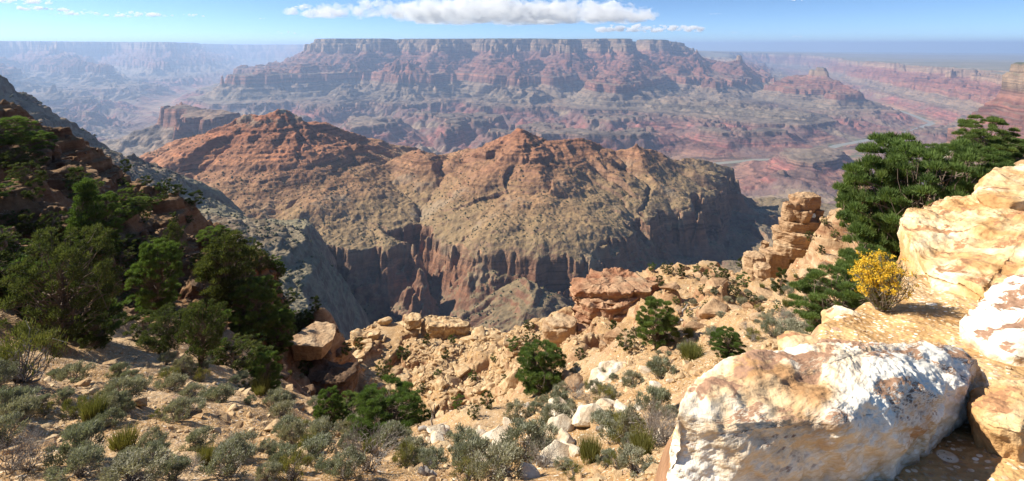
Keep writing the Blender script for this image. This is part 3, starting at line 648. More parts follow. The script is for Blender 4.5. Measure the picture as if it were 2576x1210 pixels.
def resample(pts, n, rnd_=0.0):
    P = np.array([tuple(p) for p in pts], float); m = len(P)
    if rnd_ > 0:      # cut the corners once or twice
        for _ in range(int(rnd_)):
            Q = np.roll(P, -1, 0); P = np.stack([P * .75 + Q * .25, P * .25 + Q * .75], 1).reshape(-1, 3)
        m = len(P)
    Q = np.roll(P, -1, 0); L = np.linalg.norm(Q - P, axis=1); c = np.concatenate([[0], np.cumsum(L)])
    t = np.linspace(0, c[-1], n, endpoint=False); i = np.clip(np.searchsorted(c, t, 'right') - 1, 0, m - 1)
    u = ((t - c[i]) / L[i])[:, None]; return P[i] * (1 - u) + Q[i] * u
def rock_arrays(outline, depth, seed=0, n=140, nt=24, ns=26, corner=1, prof=None, bulge=0.0, edge=.06, noise=((.1, 1.0),), bed=None, skew=(0, 0), cuts=0):
    """a block whose upper rim is outline; prof(t) widens or narrows the side from rim (0) to foot (1)"""
    O = resample(outline, n, corner); c = O.mean(0); size = np.sqrt(np.mean(np.sum((O - c)[:, :2] ** 2, 1)))
    rr = np.random.RandomState(seed + 100); rings = []
    for i in range(nt):
        r = 1 - (1 - (i + 1) / nt) ** 1.35; r = r * .996
        q = c + (O - c) * r; q[:, 2] = c[2] + (O[:, 2] - c[2]) * r + bulge * (1 - r * r) - edge * size * .4 * r ** 8; rings.append(q)
    off = {}
    for i in range(1, ns + 1):
        t = i / ns; f = 1.0 if prof is None else prof(t)
        z = O[:, 2] * (1 - t) + (c[2] - depth) * t - edge * size * .4 * (1 - t)
        if bed:
            th, am = bed
            kz = np.floor((z + .15 * th * np.sin(O[:, 0] / size * 2 + seed)) / th).astype(int)
            fr = (z / th) - np.floor(z / th)
            f = f + am * (np.array([off.setdefault(int(k), rr.uniform(-1, 1)) for k in kz])) - am * .8 * (np.abs(fr - .5) > .42)
            f = f[:, None]
        q = c + (O - c) * f; q[:, 2] = z; q[:, 0] += skew[0] * t; q[:, 1] += skew[1] * t; rings.append(q)
    co = np.vstack([c[None] + np.array([[0, 0, bulge]])] + rings + [c[None] - np.array([[0, 0, depth]]) + np.array([[skew[0], skew[1], 0]])])
    fa = []; k = len(rings)
    j = np.arange(n); j1 = (j + 1) % n
    quads = np.concatenate([np.stack([1 + i * n + j, 1 + (i + 1) * n + j, 1 + (i + 1) * n + j1, 1 + i * n + j1], 1) for i in range(k - 1)])
    top = np.stack([np.zeros(n, int), 1 + j, 1 + j1, 1 + j1], 1); last = len(co) - 1
    bot = np.stack([np.full(n, last), 1 + (k - 1) * n + j1, 1 + (k - 1) * n + j, 1 + (k - 1) * n + j], 1)
    # displace along approximate normals
    gr = np.stack(rings); dn = np.roll(gr, -1, 1) - np.roll(gr, 1, 1); dm = np.gradient(gr, axis=0)
    nr_ = np.cross(dn, -dm); nr_ /= np.linalg.norm(nr_, axis=2, keepdims=True) + 1e-9
    for _ in range(6): nr_[1:-1] = (nr_[:-2] + nr_[1:-1] * 2 + nr_[2:]) / 4; nr_ = (np.roll(nr_, 1, 1) + nr_ * 2 + np.roll(nr_, -1, 1)) / 4
    nr_ /= np.linalg.norm(nr_, axis=2, keepdims=True) + 1e-9
    flat = gr.reshape(-1, 3).copy(); d = 0
    for q in range(cuts):      # joints: planes that slice facets off the block
        a_ = rr.uniform(0, 6.28); nv = np.array([math.cos(a_), math.sin(a_), rr.uniform(-.5, .7)]); nv /= np.linalg.norm(nv)
        pr = (flat - c) @ nv + .05 * size * fbm3(flat, 1.5 / size, 2, q); lim = pr.max() * rr.uniform(.86, .97); ex = np.maximum(0, pr - lim); flat = flat - nv[None] * (ex * .9)[:, None]
    for amp, fq in noise:
        d = d + amp * fbm3(flat + seed * 7.3, fq, 4, seed)
        d = d - amp * .5 * np.abs(pn3(flat[:, 0] * fq * 2.3 + 5, flat[:, 1] * fq * 2.3, flat[:, 2] * fq * 2.3, seed + 9))
    a1 = nr_.reshape(-1, 3); out_ = np.sign(np.sum(a1 * (flat - c), 1)).mean(); a1 = a1 * (1 if out_ >= 0 else -1)
    co[1:-1] = flat + a1 * d[:, None]
    tri = np.vstack([top[:, :3], bot[:, :3]])
    return co, quads, tri
def join(parts):
    """parts: list of (co, quads, tris) -> one vertex array and one triangle array"""
    cs = []; ts = []; o = 0
    for co, q, t in parts:
        cs.append(co)
        if len(q): ts.append(np.concatenate([q[:, [0, 1, 2]], q[:, [0, 2, 3]]]) + o)
        if len(t): ts.append(t + o)
        o += len(co)
    return np.vstack(cs), np.vstack(ts)
def rock_obj(name, parts, mat, smooth=True):
    if not isinstance(parts, list): parts = [parts]
    co, t = join(parts)
    return np_mesh(name, co, t, mat, smooth=smooth)
def A(*l): return [at(*p) for p in l]

# the big pale boulder and its neighbours on the rim
o = rock_obj('boulder', rock_arrays(A((1675, 990, 2.1), (1728, 930, 2.25), (1845, 876, 2.47), (2000, 868, 2.5), (2200, 853, 2.52), (2400, 850, 2.68), (2485, 862, 2.68), (2510, 908, 2.52), (2478, 966, 2.38), (2330, 1004, 2.16), (2200, 1025, 2.02), (2050, 1050, 1.97), (1900, 1075, 1.94), (1745, 1092, 1.95), (1680, 1045, 2.0)),
    .40, 3, n=420, nt=80, ns=60, corner=1, bulge=.07, edge=.16, prof=lambda t: 1.0 + .13 * math.sin(min(t * 2.4, 3.14)) - .10 * t ** 2.5, cuts=16, noise=((.055, 1.6), (.026, 5.0), (.009, 18), (.004, 55)), skew=(-.02, .06)), M_lime)
tag(o, 'big white limestone boulder with brown crust patches on top, in the bottom right corner', 'boulder')
o = rock_obj('boulder', rock_arrays(A((2432, 990, 2.4), (2480, 955, 2.5), (2620, 940, 2.55), (2800, 960, 2.5), (2800, 1040, 2.25), (2640, 1075, 2.1), (2540, 1082, 2.08), (2455, 1045, 2.2)), .28, 5, n=260, nt=50, ns=36, bulge=.05, edge=.12, prof=lambda t: 1 - .25 * t ** 1.5,
    cuts=10, noise=((.03, 2.5), (.018, 8), (.007, 28))), M_ledge)
tag(o, 'low brown-streaked rock at the right edge, beside the big white boulder', 'boulder')
# ledges
o = rock_obj('rock_ledge', rock_arrays(A((2236, 572, 5.5), (2262, 540, 5.8), (2300, 514, 6.0), (2345, 502, 6.2), (2400, 486, 6.4), (2450, 478, 6.5), (2640, 470, 6.6), (2900, 470, 6.6), (2900, 800, 3.5), (2700, 770, 3.6), (2560, 760, 3.8), (2500, 715, 4.15), (2440, 745, 4.0), (2395, 700, 4.35), (2350, 692, 4.5), (2270, 672, 4.75), (2240, 630, 5.0)),
    1.7, 8, n=460, nt=110, ns=44, corner=1, bulge=.10, edge=.02, prof=lambda t: 1.0 + .015 * math.sin(t * 14) - .07 * t, cuts=14, noise=((.10, .9), (.045, 3.0), (.022, 10), (.009, 35)), bed=(.22, .008)), M_ledge)
tag(o, 'broad sloping ochre and white limestone ledge behind the yellow flowering bush', 'rock ledge')
o = rock_obj('rock_ledge', rock_arrays(A((2443, 440, 6.2), (2470, 412, 6.6), (2576, 402, 6.8), (2900, 400, 7), (2900, 505, 5.6), (2620, 500, 5.5), (2540, 505, 5.45), (2480, 495, 5.6), (2448, 470, 5.9)), .55, 9, n=320, nt=60, ns=40, corner=2, bulge=.05, edge=.10,
    prof=lambda t: 1.0 + .05 * math.sin(t * 3.1) - .14 * t ** 3, cuts=12, noise=((.05, 1.4), (.025, 4.5), (.012, 16))), M_ledge)
tag(o, 'upper rounded limestone block with a shadowed underside, at the right edge of the ledge', 'rock ledge')
o = rock_obj('rock_ledge', rock_arrays(A((2418, 812, 3.4), (2450, 765, 3.75), (2505, 705, 4.0), (2640, 665, 4.2), (2900, 700, 4.0), (2900, 900, 2.85), (2600, 890, 2.95), (2540, 885, 3.0), (2478, 850, 3.2)), .4, 12, n=300, nt=70, ns=30, corner=1, bulge=.06, edge=.05,
    prof=lambda t: 1.0 + .02 * math.sin(t * 8) - .08 * t, cuts=10, noise=((.05, 1.6), (.025, 5), (.012, 17))), M_lime)
tag(o, 'white limestone shelf at the right edge above the big boulder, dusted with orange dirt', 'rock ledge')
# pale stones that line the drop at the left of the sandy patch
rim = [((1735, 925, 2.75), 95, 40, .16, 'cream rock lump on the rim just left of the big white boulder'), ((1880, 870, 3.2), 120, 44, .17, 'long cream rock on the rim above the left half of the big white boulder'),
       ((2010, 825, 3.65), 150, 46, .2, 'pale cream rock on the rim edge, below the gap in front of the green pine'), ((2120, 768, 4.1), 110, 34, .16, 'small cream rock on the rim edge just below the left of the yellow bush'), ((1985, 842, 3.45), 60, 22, .12, 'small white stone tucked on the rim between two longer cream rocks')]
for i, (c, w_, h_, dp, lb) in enumerate(rim):
    r_ = random.Random(40 + i); pts = []
    for k in range(9):
        a = k / 9 * 2 * math.pi + r_.uniform(-.2, .2); s_ = r_.uniform(.75, 1.1)
        p = at(*c); sx = w_ / F * c[2] * .5; pts.append(Vector((p.x + math.cos(a) * sx * s_, p.y - math.sin(a) * sx * .8 * s_, -2.10 - .05 * (i == 3) + r_.uniform(-.015, .015))))
    o = rock_obj('rock', rock_arrays(pts, dp * .8 + .1, 20 + i, n=120, nt=24, ns=22, corner=1, bulge=.04, edge=.14, prof=lambda t: 1.02 - .12 * t, cuts=8, noise=((.025, 2.6), (.016, 8))), M_ledge)
    tag(o, lb, 'rock')

def poly(cx, cy, z, rx, ry, seed, m=8, jit=.2, tiltx=0.0, tilty=0.0):
    r_ = random.Random(seed); P = []
    ph = r_.uniform(0, 6.28)
    for k in range(m):
        a = ph - (k + r_.uniform(-.32, .32)) / m * 2 * math.pi; s_ = r_.uniform(1 - jit, 1 + jit * .5)
        # squarish rather than round
        q = 1 / max(abs(math.cos(a)), abs(math.sin(a))) ** .45
        dx, dy = math.cos(a) * rx * s_ * q, math.sin(a) * ry * s_ * q
        P.append(Vector((cx + dx, cy + dy, z + dx * tiltx + dy * tilty)))
    return P
def slab(x0, x1, y0, y1, Y, seed, deep=.8, tilt=0.0, noise=((.30, .5), (.12, 1.5)), bed=None, prof=None, n=110, edge=.05, ns=14, jit=.16, m=8, corner=1):
    a, b_ = at(x0, y0, Y), at(x1, y1, Y); rx = abs(b_.x - a.x) / 2
    return rock_arrays(poly((a.x + b_.x) / 2, Y, a.z, rx, rx * deep, seed, m, jit, tilt, -.03), a.z - b_.z, seed, n=n, nt=10, ns=ns, corner=corner, edge=edge, prof=prof or (lambda t: 1 - .06 * t), noise=noise, bed=bed, cuts=7)
taper = lambda t: 1 - .30 * t ** 1.3
tower = [slab(1986, 2062, 489, 530, 58, 1, prof=lambda t: 1.02 + .06 * t, bed=(1.3, .04)), slab(1966, 2010, 507, 552, 57.4, 2), slab(1988, 2052, 526, 554, 57.2, 3, prof=taper), slab(1970, 2066, 548, 566, 58, 4),
         slab(1956, 2062, 553, 596, 57.6, 5, prof=taper, bed=(1.0, .03), tilt=-.04), slab(1975, 2062, 590, 604, 58, 6), slab(1940, 2054, 580, 604, 57.4, 7, tilt=-.10, jit=.1, prof=lambda t: 1 - .12 * t), slab(1944, 2048, 602, 618, 57.5, 8, tilt=-.08),
         slab(1936, 2040, 612, 640, 57.2, 9, tilt=-.10, prof=lambda t: 1 - .1 * t), slab(1948, 2044, 636, 665, 58, 10), slab(1912, 1992, 630, 676, 56.6, 11, tilt=-.12, prof=lambda t: 1 - .1 * t), slab(1918, 2052, 656, 720, 58, 12, bed=(1.1, .05)),
         slab(1910, 1938, 606, 650, 58.5, 13, jit=.35), slab(1896, 1966, 662, 724, 57, 14, bed=(.9, .06), jit=.3)]
o = rock_obj('rock_tower', tower, M_tan)
tag(o, 'tall tower of stacked tan sandstone slabs standing below the green pine', 'rock tower')
crag_list = [
    ([slab(1452, 1650, 700, 730, 49, 70, .7, bed=(.45, .05), ns=12, n=200, m=13, corner=0, jit=.3, noise=((.32, .55), (.2, 1.5)), tilt=-0.03), slab(1440, 1606, 714, 746, 47.5, 71, .7, bed=(.45, .05), ns=12, n=200, m=13, corner=0, jit=.3, noise=((.32, .55), (.2, 1.5)), tilt=0.02), slab(1437, 1668, 730, 760, 48, 72, .7, bed=(.45, .05), ns=12, n=200, m=13, corner=0, jit=.3, noise=((.32, .55), (.2, 1.5)), tilt=-0.02), slab(1448, 1606, 748, 780, 46.5, 73, .7, bed=(.45, .05), ns=12, n=200, m=13, corner=0, jit=.3, noise=((.32, .55), (.2, 1.5)), tilt=0.03), slab(1432, 1640, 766, 798, 47, 74, .7, bed=(.45, .05), ns=12, n=200, m=13, corner=0, jit=.3, noise=((.32, .55), (.2, 1.5)), tilt=0.00), slab(1444, 1596, 786, 816, 46, 75, .7, bed=(.45, .05), ns=12, n=200, m=13, corner=0, jit=.3, noise=((.32, .55), (.2, 1.5)), tilt=-0.03), slab(1428, 1606, 804, 853, 45.5, 76, .7, bed=(.45, .05), ns=12, n=200, m=13, corner=0, jit=.3, noise=((.32, .55), (.2, 1.5)), tilt=0.02), slab(1600, 1672, 706, 798, 49.5, 77, .7, bed=(.45, .05), ns=12, n=200, m=13, corner=0, jit=.3, noise=((.32, .55), (.2, 1.5)), tilt=0.00)], M_red, 'rock_outcrop', 'broad red and tan layered outcrop in the centre, above the dark hollow', 'rock outcrop'),
    ([slab(1366, 1440, 818, 912, 44, 25, .9, bed=(1.2, .04), ns=40, n=140, noise=((.22, .5), (.1, 1.6)), prof=lambda t: 1.04 - .16 * t), slab(1372, 1452, 805, 832, 44.4, 26, .9, noise=((.2, .6), (.1, 1.6)))], M_tan, 'rock_pillar', 'square tan rock pillar with a dark hollow, at the left foot of the red outcrop', 'rock outcrop'),
    ([slab(1455, 1600, 838, 905, 45.5, 27, .7, bed=(1.0, .06), ns=34, n=180, noise=((.3, .5), (.14, 1.5)))], M_tan, 'rock_outcrop', 'tan ledges directly below the red layered outcrop', 'rock outcrop'),
    ([slab(1690, 1815, 762, 830, 40, 31, .6, bed=(.7, .08), ns=30, n=180, noise=((.4, .5), (.18, 1.5))), slab(1720, 1790, 745, 780, 42, 32, .7, bed=(.6, .08))], M_tan, 'rock_outcrop', 'low brown ledges on the slope right of the green juniper with the bare branch', 'rock outcrop'),
    ([slab(2050, 2074, 528, 600, 57, 33, bed=(1.0, .07)), slab(2062, 2102, 548, 598, 56, 34, bed=(1.1, .06), prof=lambda t: 1 - .25 * abs(t - .45))], M_tan, 'rock_pinnacle', 'knobby pinnacles close beside the right of the slab tower', 'rock outcrop'),
    ([slab(2110, 2200, 486, 560, 52, 35, .7, bed=(1.0, .07), ns=30, n=160, noise=((.4, .5), (.18, 1.5))), slab(2125, 2190, 470, 500, 54, 36, .8, bed=(.7, .06)), slab(2088, 2160, 530, 580, 50, 37, .7, bed=(.8, .08))], M_tan, 'rock_outcrop', 'broken tan crag on the skyline between the slab tower and the pine', 'rock outcrop'),
    ([slab(2072, 2146, 584, 618, 46, 38, .5, tilt=.22, jit=.1, noise=((.12, .6), (.05, 2)))], M_tan, 'rock_slab', 'tilted flat-topped tan slab on the slope right of the slab tower', 'rock'),
    ([slab(1868, 1930, 640, 700, 54, 39, .8, bed=(.8, .08), ns=26), slab(1895, 1945, 668, 730, 52, 40, .8, bed=(.9, .07), ns=26)], M_tan, 'rock_outcrop', 'blocky tan outcrop at the left foot of the slab tower', 'rock outcrop'),
    ([slab(1986, 2060, 668, 740, 54, 41, .8, bed=(.9, .07), ns=26, n=140), slab(2040, 2096, 640, 690, 52, 42, .8, bed=(.8, .07))], M_tan, 'rock_outcrop', 'jointed tan blocks at the right foot of the slab tower', 'rock outcrop'),
    ([slab(1012, 1062, 797, 822, 62, 43, .8, bed=(.7, .06)), slab(1050, 1190, 806, 846, 62, 44, .5, bed=(.8, .08), ns=24, n=170, noise=((.5, .4), (.2, 1.4)), tilt=-.05)], M_rubble, 'rock_outcrop', 'pale jagged rocks along the top of the rubble slope in the centre', 'rock outcrop'),
    ([slab(880, 960, 836, 880, 60, 45, .6, bed=(.8, .08), ns=24, noise=((.5, .4), (.2, 1.4)))], M_rubble, 'rock_outcrop', 'pale rounded crag at the upper left end of the rubble slope', 'rock outcrop'),
    ([slab(1215, 1262, 832, 862, 60, 46, .8, bed=(.7, .08))], M_rubble, 'rock_outcrop', 'small pale knob at the right end of the rubble slope crest', 'rock outcrop'),
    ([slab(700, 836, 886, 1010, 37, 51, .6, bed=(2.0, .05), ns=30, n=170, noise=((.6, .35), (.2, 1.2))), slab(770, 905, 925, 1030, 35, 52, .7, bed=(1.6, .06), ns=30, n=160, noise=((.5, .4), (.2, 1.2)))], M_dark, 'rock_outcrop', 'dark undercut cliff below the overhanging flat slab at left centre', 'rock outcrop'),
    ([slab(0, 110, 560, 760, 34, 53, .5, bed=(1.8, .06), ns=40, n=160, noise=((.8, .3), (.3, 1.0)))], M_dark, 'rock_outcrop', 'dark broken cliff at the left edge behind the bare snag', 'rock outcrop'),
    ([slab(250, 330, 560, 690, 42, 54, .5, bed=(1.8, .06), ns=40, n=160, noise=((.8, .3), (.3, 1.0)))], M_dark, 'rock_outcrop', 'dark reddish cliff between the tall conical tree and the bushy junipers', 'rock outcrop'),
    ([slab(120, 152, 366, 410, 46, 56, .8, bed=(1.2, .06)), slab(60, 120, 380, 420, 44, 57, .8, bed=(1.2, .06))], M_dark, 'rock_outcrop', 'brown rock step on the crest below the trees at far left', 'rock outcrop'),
]
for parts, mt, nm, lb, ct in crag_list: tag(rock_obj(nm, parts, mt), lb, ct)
o = rock_obj('rock_slab', rock_arrays(A((722, 856, 35), (760, 832, 36.5), (792, 806, 38.5), (822, 808, 38.5), (846, 818, 38), (842, 850, 36), (812, 872, 34.8), (775, 868, 34.6), (730, 866, 34.6)), 1.0, 60, n=160, nt=24, ns=18, corner=0, edge=.03, prof=lambda t: 1 - .16 * t, noise=((.14, .5), (.06, 1.8))), M_tan)
tag(o, 'flat overhanging tan slab jutting out above the dark hollow at left centre', 'rock slab')
o = rock_obj('rock', rock_arrays([hit(1478, 990, 10) + Vector(v) for v in ((-.1, 0, .25), (.4, .9, .5), (1.3, 1.1, .65), (1.9, .6, .6), (1.6, -.1, .4), (.8, -.5, .25))], .9, 61, n=120, nt=20, ns=16, bulge=.12, edge=.1, noise=((.12, .9), (.05, 3))), M_pale)
tag(o, 'large pale cream rock on the slope right of the round green juniper', 'rock')
# ------------------------------------------------------------------ plants
def leaf_mat(name, c0, c1, back=.35, scale=3.0):
    m, nt, b = new_mat(name, .75); g = G(nt)
    oi = g.n('ShaderNodeObjectInfo').outputs['Random']; v = g.attr('tone')
    c = g.mix(v, c0, c1)
    c = g.mix(1.0, c, g.ramp(oi, [(0, (.82, .86, .8)), (.5, (1, 1, 1)), (1, (1.2, 1.1, 1.05))]), 'MULTIPLY')
    g.put(b.inputs['Base Color'], c)
    tr = g.n('ShaderNodeBsdfTranslucent'); g.put(tr.inputs[0], g.mix(1.0, c, (1.25, 1.3, .7), 'MULTIPLY'))
    ms = g.n('ShaderNodeMixShader'); ms.inputs[0].default_value = back
    nt.links.new(b.outputs[0], ms.inputs[1]); nt.links.new(tr.outputs[0], ms.inputs[2]); nt.links.new(ms.outputs[0], nt.nodes['Material Output'].inputs[0])
    return m
M_pine = leaf_mat('pinyon_needles', (.055, .09, .03), (.18, .25, .07))
M_jun = leaf_mat('juniper_scales', (.035, .050, .018), (.115, .135, .045))
M_sage = leaf_mat('sage_leaves', (.14, .145, .10), (.36, .36, .265), .2)
M_eph = leaf_mat('green_stalks', (.09, .095, .028), (.25, .24, .075), .25)
M_yel = leaf_mat('yellow_petals', (.50, .30, .02), (.80, .60, .07), .3)
def bark_mat(name, a, b_):
    m, nt, b = new_mat(name, .9); g = G(nt); P = g.n('ShaderNodeTexCoord').outputs['Object']
    g.put(b.inputs['Base Color'], g.mix(g.noise(9, 4, .6, g.scale(P, 1, 1, .2)), a, b_)); g.put(b.inputs['Normal'], g.bump(g.noise(30, 3, .6, g.scale(P, 1, 1, .15)), .6, .03)); return m
M_bark = bark_mat('juniper_bark', (.10, .07, .05), (.22, .17, .13))
M_grey = bark_mat('bleached_wood', (.22, .19, .16), (.46, .42, .37))
M_twig = bark_mat('grey_twigs', (.17, .145, .12), (.34, .30, .26))

def leaves(P, D, ln, wd, rs, quad=False):
    """one narrow triangle (or kite) per point, along direction D"""
    n = len(P); D = D / (np.linalg.norm(D, axis=1, keepdims=True) + 1e-9)
    r = rs.normal(size=(n, 3)); s = np.cross(D, r); s /= np.linalg.norm(s, axis=1, keepdims=True) + 1e-9
    L = (ln * rs.uniform(.6, 1.25, n))[:, None]; Wd = (wd * rs.uniform(.7, 1.3, n))[:, None]
    co = np.stack([P - s * Wd * .5, P + s * Wd * .5, P + D * L], 1).reshape(-1, 3)
    return co, np.arange(n * 3).reshape(-1, 3)
def tube(pts, rad, sides=5):
    P = np.array([tuple(p) for p in pts], float); n = len(P); T = np.gradient(P, axis=0); T /= np.linalg.norm(T, axis=1, keepdims=True) + 1e-9
    ref = np.where(np.abs(T[:, 2:3]) < .9, np.array([[0, 0, 1.0]]), np.array([[1.0, 0, 0]])); U = np.cross(T, ref); U /= np.linalg.norm(U, axis=1, keepdims=True) + 1e-9; V = np.cross(T, U)
    a = np.arange(sides) / sides * 2 * math.pi; R_ = np.array(rad)[:, None, None]
    co = (P[:, None] + R_ * (np.cos(a)[None, :, None] * U[:, None] + np.sin(a)[None, :, None] * V[:, None])).reshape(-1, 3)
    j = np.arange(sides); j1 = (j + 1) % sides
    q = np.concatenate([np.stack([i * sides + j, i * sides + j1, (i + 1) * sides + j1, (i + 1) * sides + j], 1) for i in range(n - 1)])
    return co, q, np.zeros((0, 3), int)
def limb(p0, p1, r0, r1, rs, seg=5, wob=.12, sag=0.0):
    p0 = np.array(p0, float); p1 = np.array(p1, float); t = np.linspace(0, 1, seg + 1)[:, None]; L = np.linalg.norm(p1 - p0)
    P = p0 * (1 - t) + p1 * t; P[1:-1] += rs.normal(size=(seg - 1, 3)) * L * wob * .5; P[:, 2] += -sag * L * np.sin(t[:, 0] * math.pi)
    return P, r0 * (1 - t[:, 0]) + r1 * t[:, 0]
def mesh_data(name, co, fa, mat, tone=None):
    o = np_mesh(name, co, fa, mat, {'tone': tone} if tone is not None else None, link=False, smooth=False); me = o.data; bpy.data.objects.remove(o); return me

def tree_data(kind, seed, nclump=120, per=150, leaf=(.075, .016), shape=None, dead=6, mat=None):
    """crown mesh and trunk mesh of a tree about 1 unit tall"""
    rs = np.random.RandomState(seed); wood = []
    cs = []; tries = 0; lean = rs.uniform(-.08, .08, 2)
    while len(cs) < nclump and tries < 9000:
        tries += 1; h = rs.uniform(.10, 1.0)
        w = shape(h); a = rs.uniform(0, 2 * math.pi); r = w * math.sqrt(rs.uniform(.12, 1.0))
        # lobes and gaps
        if pn(np.array([math.cos(a) * 1.3 + seed]), np.array([h * 3.1 + math.sin(a) * 1.3]), 5)[0] < -.34 + .1 * rs.rand(): continue
        p = np.array([math.cos(a) * r + lean[0] * h, math.sin(a) * r + lean[1] * h, h])
        if all(np.sum((p - q) ** 2) > .0028 for q in cs): cs.append(p)
    th = .72 if kind != 'cone' else .96
    twist = rs.normal(size=(7, 2)) * (.022 if kind != 'cone' else .006)
    tz = np.linspace(-.06, th, 7); tp = np.stack([lean[0] * tz + twist[:, 0], lean[1] * tz + twist[:, 1], tz], 1); tp[0, :2] = tp[1, :2]
    wood.append(tube(tp, np.linspace(.034, .007, 7), 7))
    for c in cs:
        k = rs.uniform(.35, .8) * c[2]; k = min(k, th * .95); b0 = np.array([np.interp(k, tz, tp[:, 0]), np.interp(k, tz, tp[:, 1]), k])
        P_, r_ = limb(b0, c, .010 * (1.1 - k), .0025, rs, 4, .16, .04); wood.append(tube(P_, r_, 3))
    for i in range(dead):
        h = rs.uniform(.15, .9); a = rs.uniform(0, 6.28); w = shape(h) * rs.uniform(.9, 1.25); b0 = np.array([np.interp(h * .7, tz, tp[:, 0]), np.interp(h * .7, tz, tp[:, 1]), h * .7])
        e = np.array([math.cos(a) * w, math.sin(a) * w, h + rs.uniform(-.05, .1)]); P_, r_ = limb(b0, e, .008, .0015, rs, 6, .2); wood.append(tube(P_, r_, 4))
        for _ in range(4):
            q = P_[rs.randint(2, 6)]; P2, r2 = limb(q, q + rs.normal(size=3) * .06 + (e - b0) * .15, .003, .0008, rs, 3, .2); wood.append(tube(P2, r2, 3))
    Pn = []; Dn = []; Tn = []
    for c in cs:
        rad = rs.uniform(.035, .068); n = int(per * (rad / .05) ** 2); d = rs.normal(size=(n, 3)); d /= np.linalg.norm(d, axis=1, keepdims=True)
        d[:, 2] = np.abs(d[:, 2]) * .9 + d[:, 2] * .1 if kind != 'jun' else d[:, 2]
        rr = rad * rs.uniform(.25, 1, n)[:, None] ** .6; q = c + d * rr * np.array([1.15, 1.15, .75]); Pn.append(q)
        Dn.append(d + np.array([0, 0, .55]) + rs.normal(size=(n, 3)) * .35); Tn.append(np.clip(rs.normal(rs.uniform(.25, .75), .18, n), 0, 1))
    P_ = np.vstack(Pn); co, fa = leaves(P_, np.vstack(Dn), leaf[0], leaf[1], rs)
    wco, wt = join(wood)
    return mesh_data('crown', co, fa, mat, np.repeat(np.concatenate(Tn), 3)), mesh_data('trunk', wco, wt, M_bark)
sh_round = lambda h: .50 * math.sqrt(max(0, 1 - ((h - .52) / .52) ** 2)) ** .8
sh_wide = lambda h: .62 * math.sqrt(max(0, 1 - ((h - .58) / .50) ** 2)) ** .8 if h > .1 else .1
sh_cone = lambda h: .03 + .27 * (1.02 - h) ** .8 * (1 if h > .16 else .4)
sh_col = lambda h: .30 * math.sqrt(max(0, 1 - ((h - .5) / .55) ** 2))
sh_top = lambda h: .45 * math.sqrt(max(0, 1 - ((h - .68) / .36) ** 2)) if h > .32 else .0
TREES = {
    'pinyon': [tree_data('pin', 1, 210, 320, (.036, .0075), sh_round, 4, M_pine), tree_data('pin', 2, 260, 320, (.036, .0075), sh_wide, 5, M_pine), tree_data('pin', 3, 170, 320, (.038, .0078), sh_round, 4, M_pine)],
    'juniper': [tree_data('jun', 11, 150, 170, (.030, .010), sh_wide, 12, M_jun), tree_data('jun', 12, 130, 170, (.030, .010), sh_round, 10, M_jun), tree_data('jun', 13, 90, 160, (.034, .011), sh_top, 14, M_jun)],
    'fir': [tree_data('cone', 21, 170, 130, (.034, .009), sh_cone, 2, M_pine), tree_data('cone', 22, 150, 130, (.036, .010), sh_col, 3, M_jun)],
    'small': [tree_data('jun', 31, 46, 90, (.07, .022), sh_round, 1, M_jun), tree_data('pin', 32, 40, 90, (.08, .020), sh_round, 1, M_pine), tree_data('jun', 33, 50, 80, (.07, .022), sh_wide, 2, M_jun)],
}
def plant_tree(kind, var, loc, h, wscale, label, group=None, cat='tree', name=None, rz=None, tilt=0):
    crown, trunk = TREES[kind][var]
    e = bpy.data.objects.new(name or {'pinyon': 'pinyon_pine', 'juniper': 'juniper_tree', 'fir': 'conifer_tree', 'small': 'small_juniper'}[kind], None); C.objects.link(e)
    e.location = loc; e.scale = (h * wscale, h * wscale, h); e.rotation_euler = (0, tilt, rz if rz is not None else random.Random(hash((round(loc[0], 2), round(loc[1], 2)))).uniform(0, 6.28))
    e.empty_display_size = .1
    tag(e, label, cat, group)
    for nm, me in (('crown', crown), ('trunk', trunk)):
        o = bpy.data.objects.new(nm, me); C.objects.link(o); o.parent = e
    return e
def T(kind, var, px, py, hpx, wpx, label, Y=None, **k):
    """a tree standing on the near slope where its foot is seen; hpx and wpx are its height and width in the photo"""
    p = hit(px, py, 5) if Y is None else Vector((xx(px, Y), Y, nz1(xx(px, Y), Y)))
    if Y is not None and k.pop('foot', None) is not None: p.z = zz(py, Y)
    h = hpx / F * p.y; w = wpx / F * p.y / (2 * {'pinyon': .5, 'juniper': .55, 'fir': .27, 'small': .5}[kind])
    return plant_tree(kind, var, p, h, w / h, label, **k)
# the dark stand on the left
T('juniper', 0, 160, 868, 280, 215, 'big open-crowned juniper with bare grey branches, largest in the dark stand on the left')
T('fir', 0, 222, 668, 215, 95, 'tallest dark conical tree standing against the cliff at upper left')
T('pinyon', 2, 262, 640, 120, 80, 'dark bushy tree leaning against the right side of the tall conical tree')
T('pinyon', 0, 392, 800, 180, 120, 'dense dark green pinyon in the middle of the left stand')
T('juniper', 1, 415, 888, 105, 130, 'low sprawling olive juniper at the front of the left stand, left of the forked trunk')
T('juniper', 2, 505, 945, 180, 140, 'juniper with leaning forked trunk and twisted limbs, at the front of the left stand')
T('fir', 1, 575, 800, 190, 110, 'upright olive green tree rising from the right half of the left stand')
T('pinyon', 1, 640, 850, 140, 110, 'dark wide pinyon in front of the brown ledge')
T('pinyon', 0, 700, 905, 105, 80, 'dark tree at the right end of the left stand, against the undercut cliff')
T('juniper', 1, 240, 880, 90, 90, 'small shaded juniper right of the big open one')
T('pinyon', 0, 80, 790, 120, 110, 'shaded tree behind the left side of the big open juniper')
T('juniper', 2, 435, 665, 90, 58, 'slim juniper with a thin dark trunk on the crest of the left spur')
T('pinyon', 2, 535, 628, 52, 78, 'bright green round tree on the crest of the left spur')
